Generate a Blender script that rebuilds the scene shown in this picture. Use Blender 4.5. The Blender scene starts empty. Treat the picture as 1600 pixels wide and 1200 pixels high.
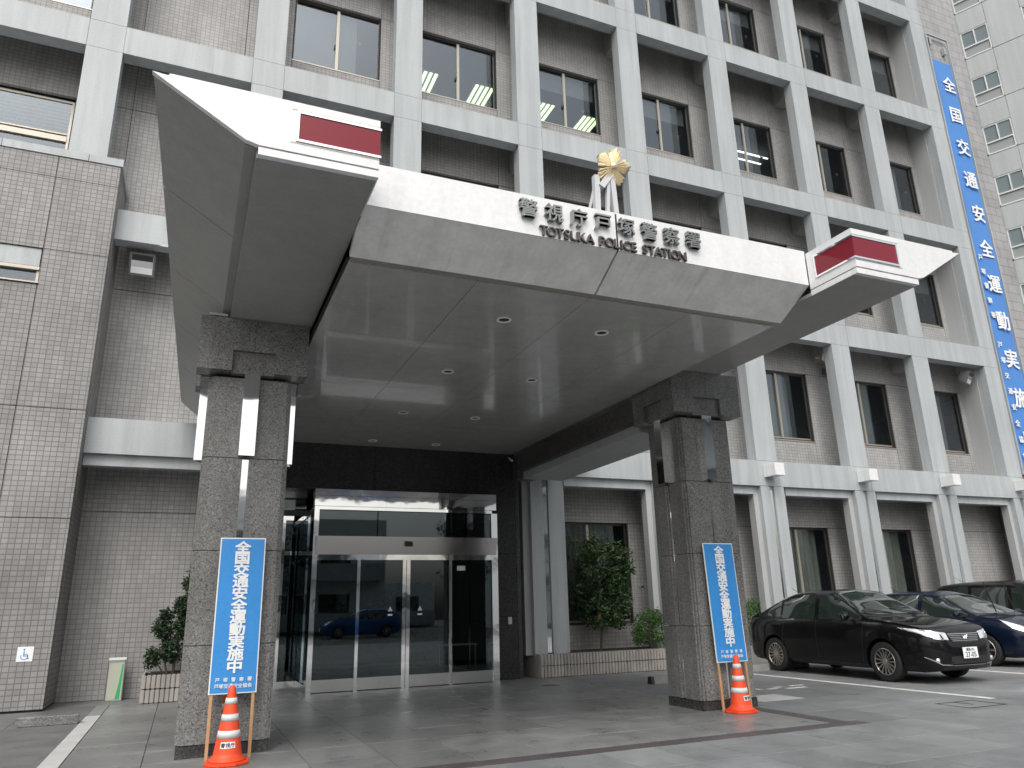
import bpy, bmesh, math, random
from mathutils import Vector, Matrix
from mathutils.bvhtree import BVHTree
random.seed(7)
PI = math.pi
sc = bpy.context.scene

# ------------------------------------------------------------------ camera
cam_d = bpy.data.cameras.new('camera'); cam = bpy.data.objects.new('camera', cam_d)
sc.collection.objects.link(cam)
CAM = Vector((6.0281, -14.7423, 1.37))
YAW, PITCH, ROLL = .406778615, .291555, -.0250056
fw = Vector((math.sin(YAW)*math.cos(PITCH), math.cos(YAW)*math.cos(PITCH), math.sin(PITCH)))
r0 = Vector((math.cos(YAW), -math.sin(YAW), 0)); u0 = r0.cross(fw)
rr = math.cos(ROLL)*r0 + math.sin(ROLL)*u0; uu = -math.sin(ROLL)*r0 + math.cos(ROLL)*u0
M = Matrix((rr, uu, -fw)).transposed().to_4x4(); M.translation = CAM
cam.matrix_world = M
cam_d.sensor_width = 36; cam_d.lens = 36*1164.1/1600; cam_d.clip_end = 2000; cam_d.clip_start = .05
sc.camera = cam

# ------------------------------------------------------------------ sky, sun, exposure
SUN_EL, SUN_AZ = math.radians(52), math.radians(205)      # azimuth clockwise from +Y
w = bpy.data.worlds.new('World'); sc.world = w; w.use_nodes = True
nt = w.node_tree; nt.nodes.clear()
sky = nt.nodes.new('ShaderNodeTexSky'); sky.sky_type = 'NISHITA'; sky.sun_disc = False
sky.sun_elevation = SUN_EL; sky.sun_rotation = SUN_AZ; sky.dust_density = 6; sky.air_density = 1.6; sky.ozone_density = 1.0
hs = nt.nodes.new('ShaderNodeHueSaturation'); hs.inputs['Saturation'].default_value = .30
bg = nt.nodes.new('ShaderNodeBackground'); bg.inputs['Strength'].default_value = .15
wo = nt.nodes.new('ShaderNodeOutputWorld')
nt.links.new(sky.outputs[0], hs.inputs['Color']); nt.links.new(hs.outputs[0], bg.inputs[0]); nt.links.new(bg.outputs[0], wo.inputs[0])
sl = bpy.data.lights.new('sun', 'SUN'); so = bpy.data.objects.new('sun', sl); sc.collection.objects.link(so)
sl.energy = .5; sl.angle = math.radians(40); sl.color = (1, .97, .93)
sd = Vector((math.sin(SUN_AZ)*math.cos(SUN_EL), math.cos(SUN_AZ)*math.cos(SUN_EL), math.sin(SUN_EL)))
so.rotation_euler = sd.to_track_quat('Z', 'Y').to_euler()
sc.view_settings.view_transform = 'Standard'; sc.view_settings.look = 'None'
sc.view_settings.exposure = .44; sc.view_settings.gamma = 1
sc.view_settings.use_curve_mapping = False
sc.cycles.max_bounces = 8; sc.cycles.use_denoising = True

# ------------------------------------------------------------------ materials
def srgb(c): return tuple(((x/12.92) if x <= .04045 else ((x+.055)/1.055)**2.4) for x in c)
MATS = {}
def mat(name, col=(.5,.5,.5), rough=.6, metal=0, spec=.5, emit=None, es=1, coat=0):
    if name in MATS: return MATS[name]
    m = bpy.data.materials.new(name); m.use_nodes = True; MATS[name] = m
    b = m.node_tree.nodes['Principled BSDF']
    b.inputs['Base Color'].default_value = (*col, 1); b.inputs['Roughness'].default_value = rough
    b.inputs['Metallic'].default_value = metal; b.inputs['Specular IOR Level'].default_value = spec
    b.inputs['Coat Weight'].default_value = coat
    if emit: b.inputs['Emission Color'].default_value = (*emit, 1); b.inputs['Emission Strength'].default_value = es
    return m
def N(m, t, **k):
    n = m.node_tree.nodes.new(t)
    for a, v in k.items(): setattr(n, a, v)
    return n
def L(m, a, b): m.node_tree.links.new(a, b)
def bsdf(m): return m.node_tree.nodes['Principled BSDF']
def noise(m, scale, detail=4, vec=None, rough=.55, stretch=None):
    n = N(m, 'ShaderNodeTexNoise'); n.inputs['Scale'].default_value = scale; n.inputs['Detail'].default_value = detail
    n.inputs['Roughness'].default_value = rough
    if vec is None: vec = N(m, 'ShaderNodeNewGeometry').outputs['Position']
    if stretch:
        mp = N(m, 'ShaderNodeMapping'); mp.inputs['Scale'].default_value = stretch; L(m, vec, mp.inputs[0]); vec = mp.outputs[0]
    L(m, vec, n.inputs['Vector']); return n.outputs['Fac']
def ramp(m, fac, stops):
    r = N(m, 'ShaderNodeValToRGB'); L(m, fac, r.inputs[0]); e = r.color_ramp.elements
    while len(e) < len(stops): e.new(.5)
    for q, (p, c) in zip(e, stops): q.position = p; q.color = (*c, 1) if len(c) == 3 else c
    return r.outputs[0]
def mixc(m, fac, a, b, mode='MIX'):
    x = N(m, 'ShaderNodeMix', data_type='RGBA', blend_type=mode)
    if isinstance(fac, (int, float)): x.inputs[0].default_value = fac
    else: L(m, fac, x.inputs[0])
    for i, v in ((6, a), (7, b)):
        if isinstance(v, tuple): x.inputs[i].default_value = (*v, 1)
        else: L(m, v, x.inputs[i])
    return x.outputs[2]
def bump(m, h, dist=.002, strength=1):
    b = N(m, 'ShaderNodeBump'); b.inputs['Distance'].default_value = dist; b.inputs['Strength'].default_value = strength
    L(m, h, b.inputs['Height']); L(m, b.outputs[0], bsdf(m).inputs['Normal'])
def box_uv(m):
    """world position flattened on the face: (x or y, z) on walls, (x, y) on floors"""
    g = N(m, 'ShaderNodeNewGeometry'); sp = N(m, 'ShaderNodeSeparateXYZ'); L(m, g.outputs['Position'], sp.inputs[0])
    sn = N(m, 'ShaderNodeSeparateXYZ'); L(m, g.outputs['True Normal'], sn.inputs[0])
    def gt(s):
        a = N(m, 'ShaderNodeMath', operation='ABSOLUTE'); L(m, s, a.inputs[0])
        c = N(m, 'ShaderNodeMath', operation='GREATER_THAN'); c.inputs[1].default_value = .7; L(m, a.outputs[0], c.inputs[0]); return c.outputs[0]
    def mx(f, a, b):
        x = N(m, 'ShaderNodeMix', data_type='FLOAT'); L(m, f, x.inputs[0]); L(m, a, x.inputs[2]); L(m, b, x.inputs[3]); return x.outputs[0]
    u = mx(gt(sn.outputs[0]), sp.outputs[0], sp.outputs[1]); v = mx(gt(sn.outputs[2]), sp.outputs[2], sp.outputs[1])
    c = N(m, 'ShaderNodeCombineXYZ'); L(m, u, c.inputs[0]); L(m, v, c.inputs[1]); return c.outputs[0]
def tile_mat(name, c1, c2, mortar, tw, th, off=0, rough=.55, ms=.006, var=.35, bmp=.003):
    m = mat(name, rough=rough); uv = box_uv(m)
    b = N(m, 'ShaderNodeTexBrick'); b.offset = off; b.squash = 1
    L(m, uv, b.inputs['Vector']); b.inputs['Color1'].default_value = (*c1, 1); b.inputs['Color2'].default_value = (*c2, 1)
    b.inputs['Mortar'].default_value = (*mortar, 1); b.inputs['Scale'].default_value = 1; b.inputs['Mortar Size'].default_value = ms
    b.inputs['Mortar Smooth'].default_value = .1; b.inputs['Bias'].default_value = 0
    b.inputs['Brick Width'].default_value = tw; b.inputs['Row Height'].default_value = th
    oi = N(m, 'ShaderNodeObjectInfo'); ov = ramp(m, oi.outputs['Random'], [(0, (.95,)*3), (1, (1.05,)*3)])
    n = noise(m, .7, 6); d = mixc(m, 1, ramp(m, n, [(.3, (.82,)*3), (.7, (1.1,)*3)]), ov, 'MULTIPLY')
    s = noise(m, 3, 5, stretch=(1, 1, .12)); d2 = ramp(m, s, [(.35, (.88,)*3), (.62, (1.03,)*3)])
    c = mixc(m, 1, mixc(m, 1, b.outputs['Color'], d, 'MULTIPLY'), d2, 'MULTIPLY')
    L(m, c, bsdf(m).inputs['Base Color'])
    inv = N(m, 'ShaderNodeMath', operation='SUBTRACT'); inv.inputs[0].default_value = 1; L(m, b.outputs['Fac'], inv.inputs[1]); bump(m, inv.outputs[0], bmp)
    return m
def mottled(name, c, rough=.6, amt=.12, scale=1.2, fine=60, metal=0, spec=.5, streak=0, bmp=0, coat=0):
    m = mat(name, c, rough, metal, spec, coat=coat)
    n = noise(m, scale, 6); f = noise(m, fine, 3)
    a = ramp(m, n, [(.28, (1-amt,)*3), (.72, (1+amt*.6,)*3)]); b = ramp(m, f, [(.3, (.94,)*3), (.7, (1.04,)*3)])
    x = mixc(m, 1, mixc(m, 1, tuple(c), a, 'MULTIPLY'), b, 'MULTIPLY')
    if streak:
        s = noise(m, 4, 4, stretch=(1, 1, .06)); x = mixc(m, 1, x, ramp(m, s, [(.4, (1-streak,)*3), (.6, (1.02,)*3)]), 'MULTIPLY')
    L(m, x, bsdf(m).inputs['Base Color'])
    if bmp: bump(m, f, bmp)
    r = N(m, 'ShaderNodeMapRange'); L(m, n, r.inputs[0]); r.inputs[3].default_value = max(0, rough-.08); r.inputs[4].default_value = min(1, rough+.08)
    L(m, r.outputs[0], bsdf(m).inputs['Roughness'])
    return m
def granite(name, base, light, dark, rough=.35, scale=90):
    m = mat(name, rough=rough)
    v = N(m, 'ShaderNodeTexVoronoi'); v.inputs['Scale'].default_value = scale; g = N(m, 'ShaderNodeNewGeometry'); L(m, g.outputs['Position'], v.inputs['Vector'])
    sp = N(m, 'ShaderNodeSeparateColor'); L(m, v.outputs['Color'], sp.inputs[0])
    a = ramp(m, sp.outputs[0], [(.0, dark), (.28, base), (.7, base), (.95, light)])
    n = noise(m, 1.3, 5); s = noise(m, 5, 4, stretch=(1, 1, .1))
    c = mixc(m, 1, a, ramp(m, n, [(.3, (.8,)*3), (.7, (1.12,)*3)]), 'MULTIPLY')
    c = mixc(m, 1, c, ramp(m, s, [(.38, (.86,)*3), (.6, (1.03,)*3)]), 'MULTIPLY')
    L(m, c, bsdf(m).inputs['Base Color']); bump(m, sp.outputs[0], .0006, .6)
    return m
PAINT = mottled('painted_panel', (.435,.468,.48), .5, .09, .5, 30, streak=.10)
PAINT2 = mottled('painted_side', (.43,.445,.447), .55, .06, .5, 30, streak=.05)
FASCIA = mottled('white_metal_panel', (.77,.78,.785), .32, .012, .6, 20, spec=.6, coat=.3, streak=.035)
SOFFIT = mottled('canopy_metal_panel', (.46,.455,.44), .20, .05, .9, 20, spec=.9, streak=.06, coat=.5)
bump(SOFFIT, noise(SOFFIT, 1.1, 2), .006, .5)
BEVEL = mottled('canopy_bevel_panel', (.80,.80,.79), .30, .02, .8, 20, streak=.10)
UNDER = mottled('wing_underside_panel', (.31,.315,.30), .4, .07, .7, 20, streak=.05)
TILE = tile_mat('wall_tile', (.40,.395,.39), (.345,.34,.335), (.235,.23,.226), .098, .085)
TILEB = tile_mat('front_block_tile', (.318,.31,.304), (.262,.255,.25), (.155,.15,.147), .098, .085)
TOWER = tile_mat('tower_tile', (.385,.38,.39), (.35,.345,.355), (.26,.26,.265), .6, .33, .5, bmp=.006, ms=.015)
APART = mottled('apartment_tile', (.50,.53,.54), .7, .05, .3, 20, streak=.06)
BACK = mat('joint_backing', (.03,.028,.027), .9)
def runoff(m, cols, sc_=(1,1,1), amt=.8, tint=(.78,.74,.68)):
    b = bsdf(m); l = b.inputs['Base Color'].links[0]; src = l.from_socket
    n = noise(m, 1, 4, stretch=sc_); f = ramp(m, n, cols)
    sp = N(m, 'ShaderNodeSeparateColor'); L(m, f, sp.inputs[0]); L(m, mixc(m, sp.outputs[0], src, mixc(m, 1, src, tint, 'MULTIPLY')), b.inputs['Base Color'])
runoff(BEVEL, [(.58, (0,0,0)), (.74, (.5,.5,.5))], (9, .5, .5)); runoff(PAINT, [(.57, (0,0,0)), (.72, (.6,.6,.6))], (7, 7, .35), tint=(.80,.79,.77)); runoff(SOFFIT, [(.58, (0,0,0)), (.75, (.7,.7,.7))], (3, .6, 1), tint=(.82,.80,.76))
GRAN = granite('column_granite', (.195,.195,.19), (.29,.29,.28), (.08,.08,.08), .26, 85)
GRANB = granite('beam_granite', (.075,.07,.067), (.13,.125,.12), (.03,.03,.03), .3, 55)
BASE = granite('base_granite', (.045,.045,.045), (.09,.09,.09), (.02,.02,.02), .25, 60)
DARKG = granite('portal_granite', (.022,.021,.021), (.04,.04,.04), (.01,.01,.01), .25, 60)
CHROME = mat('mirror_steel', (.86,.87,.88), .04, 1); bump(CHROME, noise(CHROME, 2.0, 2), .006, .45)
STEEL = mottled('brushed_steel', (.62,.62,.61), .3, .08, 2, 60, metal=1)
ALU = mat('window_aluminium', (.42,.39,.34), .4, .5)
ALUD = mat('window_bronze', (.10,.09,.08), .4, .4)
RED = mat('red_acrylic', (.20,.003,.016), .12, spec=.4, coat=.1); 
GOLD = mat('gilt_metal', (1.0,.91,.72), .45, .9)
BRACK = mat('bracket_paint', (.55,.57,.58), .5)
LETTER = mottled('letter_bronze', (.30,.31,.295), .34, .15, 8, 60, metal=.9)
LETTERS_SIDE = mottled('dark_letter_bronze', (.13,.115,.115), .4, .2, 8, 60, metal=.7)
BLUE = mottled('banner_blue', (.035,.27,.68), .5, .08, 1.5, 40)
BLUEB = mottled('long_banner_blue', (.075,.24,.62), .6, .05, .6, 20)
WHITE = mat('white_print', (.82,.84,.85), .6)
WOOD = mottled('pine_stick', (.52,.31,.16), .7, .15, 6, 60)
ORANGE = mottled('cone_orange', (.85,.085,.025), .5, .12, 8, 60)
BAND = mat('reflective_white', (.66,.70,.69), .5)
BLACKINK = mat('black_print', (.03,.03,.035), .6)
RUBBER = mat('tyre_rubber', (.018,.018,.018), .75)
PLASTIC = mat('black_plastic', (.02,.02,.02), .45)
BLOCK = mottled('ribbed_block', (.40,.375,.345), .85, .2, 2.5, 40, streak=.15, bmp=.002)
SOIL = mottled('planter_soil', (.05,.038,.03), .95, .3, 6, 60, bmp=.01)
CONC = mottled('kerb_concrete', (.26,.26,.25), .85, .2, 4, 60)
FIX_BEIGE = mat('floodlight_beige', (.62,.60,.50), .5)
FIX_GREY = mat('floodlight_grey', (.13,.135,.135), .45)
LINE = mottled('road_paint', (.62,.62,.60), .8, .25, 5, 50)
METALSTRIP = mottled('strip_stone', (.50,.50,.49), .6, .15, 3, 50)
BAND_STONE = granite('dark_band_stone', (.085,.075,.075), (.12,.11,.11), (.05,.04,.04), .5)
CURT = mottled('curtain_cloth', (.36,.41,.36), .9, .15, 2, 10, streak=.25)
BLIND = mottled('blind_cloth', (.27,.30,.32), .8, .05, 2, 10)
ROOM = mat('room_wall', (.12,.125,.13), .9)
LAMPON = mat('lit_louvre', (.6,.7,.5), .5, emit=(.62,.85,.5), es=2.4)
TUBE = mat('lit_tube', (.9,.9,.9), .5, emit=(.9,.95,1), es=3.0)

def slab_mat(name, c, tw=None, th=None, rough=.5, wet=.12):
    m = mat(name, rough=rough)
    n = noise(m, .55, 6); n2 = noise(m, 2.6, 5); f = noise(m, 110, 2)
    x = mixc(m, 1, tuple(c), ramp(m, n, [(.3, (.74,)*3), (.68, (1.14,)*3)]), 'MULTIPLY')
    x = mixc(m, 1, x, ramp(m, n2, [(.3, (.84,)*3), (.65, (1.07,)*3)]), 'MULTIPLY')
    x = mixc(m, 1, x, ramp(m, f, [(.35, (.86,)*3), (.65, (1.12,)*3)]), 'MULTIPLY')
    oi = N(m, 'ShaderNodeObjectInfo'); x = mixc(m, 1, x, ramp(m, oi.outputs['Random'], [(0, (.91,)*3), (1, (1.09,)*3)]), 'MULTIPLY')
    x = mixc(m, 1, x, ramp(m, noise(m, 9, 6, rough=.7), [(.30, (.72,)*3), (.42, (1,)*3), (.70, (1.05,)*3)]), 'MULTIPLY')
    x = mixc(m, 1, x, ramp(m, noise(m, 38, 3), [(.22, (.6,)*3), (.31, (1,)*3)]), 'MULTIPLY')
    if tw:
        b = N(m, 'ShaderNodeTexBrick'); b.offset = .5; L(m, N(m, 'ShaderNodeNewGeometry').outputs['Position'], b.inputs['Vector'])
        b.inputs['Color1'].default_value = (1, 1, 1, 1); b.inputs['Color2'].default_value = (.93,.93,.93, 1); b.inputs['Mortar'].default_value = (.62,.62,.62, 1)
        b.inputs['Scale'].default_value = 1; b.inputs['Mortar Size'].default_value = .005; b.inputs['Brick Width'].default_value = tw; b.inputs['Row Height'].default_value = th
        x = mixc(m, 1, x, b.outputs['Color'], 'MULTIPLY')
    L(m, x, bsdf(m).inputs['Base Color'])
    r = N(m, 'ShaderNodeMapRange'); L(m, n2, r.inputs[0]); r.inputs[1].default_value = .3; r.inputs[2].default_value = .7
    r.inputs[3].default_value = rough-wet; r.inputs[4].default_value = rough+wet; L(m, r.outputs[0], bsdf(m).inputs['Roughness'])
    bump(m, f, .0008)
    return m
SLAB = slab_mat('portico_slab', (.20,.205,.205), rough=.36)
PAVER = slab_mat('forecourt_paver', (.20,.21,.215), rough=.6)
PAVE = slab_mat('parking_paving', (.20,.205,.21), .6, .3, .6)
ROAD = slab_mat('asphalt', (.07,.07,.072), rough=.8)

def glass_mat(name, tint, refl=(.75,.85,.92), f0=.18, through=.45):
    m = bpy.data.materials.new(name); m.use_nodes = True; MATS[name] = m
    t = m.node_tree; t.nodes.clear(); o = t.nodes.new('ShaderNodeOutputMaterial')
    lw = t.nodes.new('ShaderNodeLayerWeight'); lw.inputs[0].default_value = .5
    pw = t.nodes.new('ShaderNodeMath'); pw.operation = 'POWER'; pw.inputs[1].default_value = 4.0; t.links.new(lw.outputs['Facing'], pw.inputs[0])
    mr = t.nodes.new('ShaderNodeMapRange'); mr.inputs[3].default_value = f0; mr.inputs[4].default_value = .95
    t.links.new(pw.outputs[0], mr.inputs[0])
    tr = t.nodes.new('ShaderNodeBsdfTransparent'); tr.inputs[0].default_value = (*[x*through for x in tint], 1)
    gl = t.nodes.new('ShaderNodeBsdfGlossy'); gl.inputs[0].default_value = (*refl, 1); gl.inputs['Roughness'].default_value = .015
    mx = t.nodes.new('ShaderNodeMixShader'); t.links.new(mr.outputs[0], mx.inputs[0]); t.links.new(tr.outputs[0], mx.inputs[1]); t.links.new(gl.outputs[0], mx.inputs[2])
    t.links.new(mx.outputs[0], o.inputs[0]); return m
GLASS = glass_mat('window_glass', (.95,.96,.95), refl=(.72,.80,.88), f0=.11, through=.80)
DGLASS = glass_mat('door_glass', (.85,.97,.92), f0=.085, through=.62)
CGLASS = glass_mat('car_glass', (.7,.85,.75), f0=.08, through=.35)

def leaf_mat(name, a, b):
    m = mat(name, a, .5); oi = N(m, 'ShaderNodeNewGeometry')
    c = ramp(m, noise(m, 5, 3), [(.3, a), (.7, b)]); r = ramp(m, oi.outputs['Random Per Island'], [(0, (.6,)*3), (1, (1.45,)*3)])
    L(m, mixc(m, 1, c, r, 'MULTIPLY'), bsdf(m).inputs['Base Color'])
    return m
LEAF = leaf_mat('tree_leaf', (.018,.046,.014), (.05,.10,.028))
LEAFD = leaf_mat('conifer_leaf', (.014,.034,.012), (.028,.058,.02))
LEAFB = leaf_mat('hedge_leaf', (.03,.09,.018), (.08,.17,.035))
BARK = mottled('bark', (.10,.08,.06), .9, .2, 6, 60)

# ------------------------------------------------------------------ object helpers
def link(o, parent=None):
    sc.collection.objects.link(o)
    if parent: o.parent = parent
    return o
def mesh_from(bm, name):
    me = bpy.data.meshes.new(name); bmesh.ops.recalc_face_normals(bm, faces=bm.faces); bm.to_mesh(me); bm.free(); return me
def obj(name, me, m=None, parent=None, loc=None, smooth=False):
    if isinstance(me, bmesh.types.BMesh): me = mesh_from(me, name)
    if m is not None and not me.materials: me.materials.append(m)
    if smooth:
        me.polygons.foreach_set('use_smooth', [True]*len(me.polygons))
    o = bpy.data.objects.new(name, me); link(o, parent)
    if loc: o.location = loc
    return o
def empty(name, loc=(0,0,0), rz=0):
    o = bpy.data.objects.new(name, None); link(o); o.location = loc; o.rotation_euler = (0,0,rz); o.empty_display_size = .3; return o
def tag(o, label=None, cat=None, group=None, kind=None):
    if label: o['label'] = label
    if cat: o['category'] = cat
    if group: o['group'] = group
    if kind: o['kind'] = kind
    return o
def addbox(bm, x0, x1, y0, y1, z0, z1):
    v = [bm.verts.new(p) for p in ((x0,y0,z0),(x1,y0,z0),(x1,y1,z0),(x0,y1,z0),(x0,y0,z1),(x1,y0,z1),(x1,y1,z1),(x0,y1,z1))]
    for f in ((0,3,2,1),(4,5,6,7),(0,1,5,4),(1,2,6,5),(2,3,7,6),(3,0,4,7)): bm.faces.new([v[i] for i in f])
def boxes(name, bl, m, parent=None, bev=0, loc=None):
    bm = bmesh.new()
    for b in bl: addbox(bm, *b)
    if bev: bmesh.ops.bevel(bm, geom=list(bm.edges), offset=bev, segments=1, affect='EDGES')
    return obj(name, bm, m, parent, loc)
def extr(pts, axis, a, b, bm=None):
    """prism: 2D outline pts swept along axis ('x': pts=(y,z); 'y': pts=(x,z); 'z': pts=(x,y))"""
    bm = bm or bmesh.new()
    def P(p, t): return {'x': (t, p[0], p[1]), 'y': (p[0], t, p[1]), 'z': (p[0], p[1], t)}[axis]
    A = [bm.verts.new(P(p, a)) for p in pts]; B = [bm.verts.new(P(p, b)) for p in pts]
    bm.faces.new(A); bm.faces.new(B[::-1]); n = len(pts)
    for i in range(n): bm.faces.new([A[i], A[(i+1) % n], B[(i+1) % n], B[i]])
    return bm
def tube(bm, p0, p1, r0, r1=None, n=8, cap=True):
    r1 = r0 if r1 is None else r1; p0, p1 = Vector(p0), Vector(p1); d = (p1-p0).normalized()
    a = d.orthogonal().normalized(); b = d.cross(a)
    A = [bm.verts.new(p0+r0*(math.cos(t)*a+math.sin(t)*b)) for t in [2*PI*i/n for i in range(n)]]
    B = [bm.verts.new(p1+r1*(math.cos(t)*a+math.sin(t)*b)) for t in [2*PI*i/n for i in range(n)]]
    for i in range(n): bm.faces.new([A[i], A[(i+1) % n], B[(i+1) % n], B[i]])
    if cap: bm.faces.new(A[::-1]); bm.faces.new(B)
def lathe(bm, prof, n=24, axis='z', c=(0,0,0), caps=True):
    rings = []
    for (r, h) in prof:
        ring = []
        for i in range(n):
            t = 2*PI*i/n; x, y = r*math.cos(t), r*math.sin(t)
            p = {'z': (x, y, h), 'y': (x, h, y), 'x': (h, x, y)}[axis]
            ring.append(bm.verts.new((p[0]+c[0], p[1]+c[1], p[2]+c[2])))
        rings.append(ring)
    for a, b in zip(rings, rings[1:]):
        for i in range(n): bm.faces.new([a[i], a[(i+1) % n], b[(i+1) % n], b[i]])
    if caps and prof[0][0] > 1e-4: bm.faces.new(rings[0][::-1])
    if caps and prof[-1][0] > 1e-4: bm.faces.new(rings[-1])
def text_mesh(s, size, depth=.004, bold=.0, align='CENTER', sx=1):
    """a word or character as a mesh, centred on its own middle, standing in the XZ plane facing -Y; bold strokes are layered outlines"""
    c = bpy.data.curves.new('t', 'FONT'); c.body = s; c.size = size; c.extrude = depth/2; c.resolution_u = 3
    o = bpy.data.objects.new('t', c); sc.collection.objects.link(o)
    dg = bpy.context.evaluated_depsgraph_get(); me = bpy.data.meshes.new_from_object(o.evaluated_get(dg))
    bpy.data.objects.remove(o); bpy.data.curves.remove(c)
    vs = [tuple(v.co) for v in me.vertices]; fs = [tuple(p.vertices) for p in me.polygons]; bpy.data.meshes.remove(me)
    out = bpy.data.meshes.new('glyph'); V = []; F = []
    if vs:
        mx = (min(v[0] for v in vs)+max(v[0] for v in vs))/2; my = (min(v[1] for v in vs)+max(v[1] for v in vs))/2
        offs = [(0,0)] if not bold else [(0,0)]+[(bold*math.cos(q*PI/3), bold*math.sin(q*PI/3)) for q in range(6)]
        for q, (dx, dz) in enumerate(offs):
            n = len(V); dy = -q*.00025*(size/.12)
            V += [((x-mx)*sx+dx, -z+dy, y-my+dz) for x, y, z in vs]; F += [tuple(i+n for i in f) for f in fs]
    out.from_pydata(V, [], F); return out
GL = {}
def glyph(s, size, depth, bold, m, parent, loc, name='character', sx=1, rot=None):
    k = (s, size, depth, bold, m.name, sx)
    if k not in GL:
        me = text_mesh(s, size, depth, bold, sx=sx); me.materials.append(m); GL[k] = me
    o = obj(name, GL[k], None, parent, loc)
    if rot: o.rotation_euler = rot
    return o

# ------------------------------------------------------------------ ground
S = 3.18; PW = .664
g = boxes('ground', [(-60,110,-90,60,-1.0,-.03)], ROAD); tag(g, kind='structure')
road = boxes('road', [(-60,110,-30,-20,-.028,-.012)], ROAD); tag(road, kind='structure')
pk = boxes('parking_pavement', [(13.46,60,-5.6,0.9,-.028,0),(24.0,60,-20,-5.6,-.028,0),(4.0,24.0,-20,-11.2,-.028,0),(4.0,13.46,-.0,6,-.028,0)], PAVE); tag(pk, kind='structure')
sp_ = boxes('side_pavement', [(-30,3.995,-20,.9,-.028,0)], slab_mat('side_paving', (.15,.153,.155), 1.2, .6, .6)); tag(sp_, kind='structure')
base = boxes('forecourt_pavement', [(4.0,24.0,-11.2,0,-.028,-.012)], BACK); tag(base, kind='structure')
def slabs(x0, x1, y0, y1, px, py, m, j=.007, stagger=False):
    bm = bmesh.new(); addbox(bm, j/2, px-j/2, j/2, py-j/2, -.022, 0)
    bmesh.ops.bevel(bm, geom=[e for e in bm.edges if all(v.co.z > -.01 for v in e.verts)], offset=.003, segments=1, affect='EDGES')
    me = mesh_from(bm, 'slab'); me.materials.append(m)
    nx = round((x1-x0)/px); ny = round((y1-y0)/py); n = 0
    for i in range(nx):
        for k in range(ny):
            o = obj('slab', me, None, base, (x0+i*px, y0+k*py, random.uniform(-.0012, .0012))); n += 1
    return n
slabs(5.06, 13.09, -7.50, 0, .73, .75, SLAB)
boxes('dark_band', [(5.06,13.45,-7.73,-7.50,-.022,.001),(13.09,13.32,-7.495,-5.6,-.022,.001)], BAND_STONE, base)
boxes('paving_infill', [(4.0,4.86,-11.2,0,-.022,.0)], MATS['side_paving'], base)
boxes('pale_strip', [(4.865,5.055,-11.2,-1.45,-.022,.003)], METALSTRIP, base)
boxes('strip_infill', [(4.865,5.055,-1.445,0,-.022,.0)], PAVER, base)
boxes('edge_paving', [(13.325,13.46,-7.495,0,-.022,0),(13.09,13.32,-5.595,0,-.022,0)], PAVER, base)
slabs(5.06, 13.46, -7.73-.86*4, -7.735, .6, .86, PAVER)
slabs(13.46, 24.0, -7.73-.86*4, -7.735, .659, .86, PAVER)
slabs(13.46, 20.71, -7.73, -5.6, .659, 1.065, PAVER)
boxes('paving_infill', [(20.71,24.0,-7.73,-5.605,-.022,0)], PAVE, base)
# painted lines and marks on the parking area
pl = boxes('parking_line', [(16.42,16.55,-7.05,-.9,.002,.005)], LINE); tag(pl, 'white parking bay line running out beside the black sedan', 'road marking', 'parking bay lines')
pl = boxes('parking_line', [(20.1,20.23,-6.2,-.9,.002,.005)], LINE); tag(pl, 'white parking bay line between the black sedan and the blue car', 'road marking', 'parking bay lines')
pl = boxes('faded_mark', [(14.72,14.8,-4.35,-4.05,.002,.004),(14.9,15.1,-4.4,-4.3,.002,.004),(15.2,15.6,-4.5,-4.4,.002,.004),(15.15,15.3,-4.25,-4.15,.002,.004),(15.5,15.8,-4.22,-4.14,.002,.004)], LINE); tag(pl, 'worn white paint mark on the paving right of the right cone', 'road marking')
pl = boxes('metal_cover', [(13.75,14.5,-5.58,-4.95,.001,.004)], METALSTRIP); tag(pl, 'pale rectangular cover plate in the paving behind the right cone', 'cover plate')
bm = bmesh.new(); lathe(bm, [(.0,.004),(.17,.004),(.17,.0)], 24, c=(12.3,-1.62,0)); o = obj('floor_drain', bm, BASE); tag(o, 'small round dark drain cover in the portico floor by the entrance', 'drain cover')
bm = bmesh.new()
for b in [(15.4,16.1,-7.02,-7.0,0,.003),(15.4,16.1,-7.52,-7.5,0,.003),(15.4,15.42,-7.5,-7.02,0,.003),(16.08,16.1,-7.5,-7.02,0,.003),(15.74,15.76,-7.3,-7.02,0,.003)]: addbox(bm, b[0],b[1],b[2],b[3],.001,.004)
o = obj('utility_cover', bm, BACK); tag(o, 'square utility cover outlined by dark joints in the forecourt paving', 'cover plate')
for (x, y, l, lb) in [(13.85,-2.5,.62,'concrete wheel stop with dark end beside the right granite column'),(16.75,-1.55,.6,'concrete wheel stop under the rear of the black sedan'),(18.0,-1.35,.6,'concrete wheel stop hidden behind the black sedan rear wheels')]:
    bm = extr([(y-.07,0),(y+.09,0),(y+.06,.12),(y-.04,.12)], 'x', x+.06, x+l); t = empty('wheel_stop', (0,0,0)); tag(t, lb, 'wheel stop', 'wheel stops'); obj('body', bm, CONC, t)
    obj('end_cap', extr([(y-.072,0),(y+.092,0),(y+.062,.123),(y-.042,.123)], 'x', x, x+.06), PLASTIC, t)
t = boxes('stone_kerb_block', [(4.12,4.85,-2.28,-2.12,0,.12)], GRAN, bev=.008); tag(t, 'low granite block lying on the ground by the left tiled wall', 'stone block')

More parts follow.
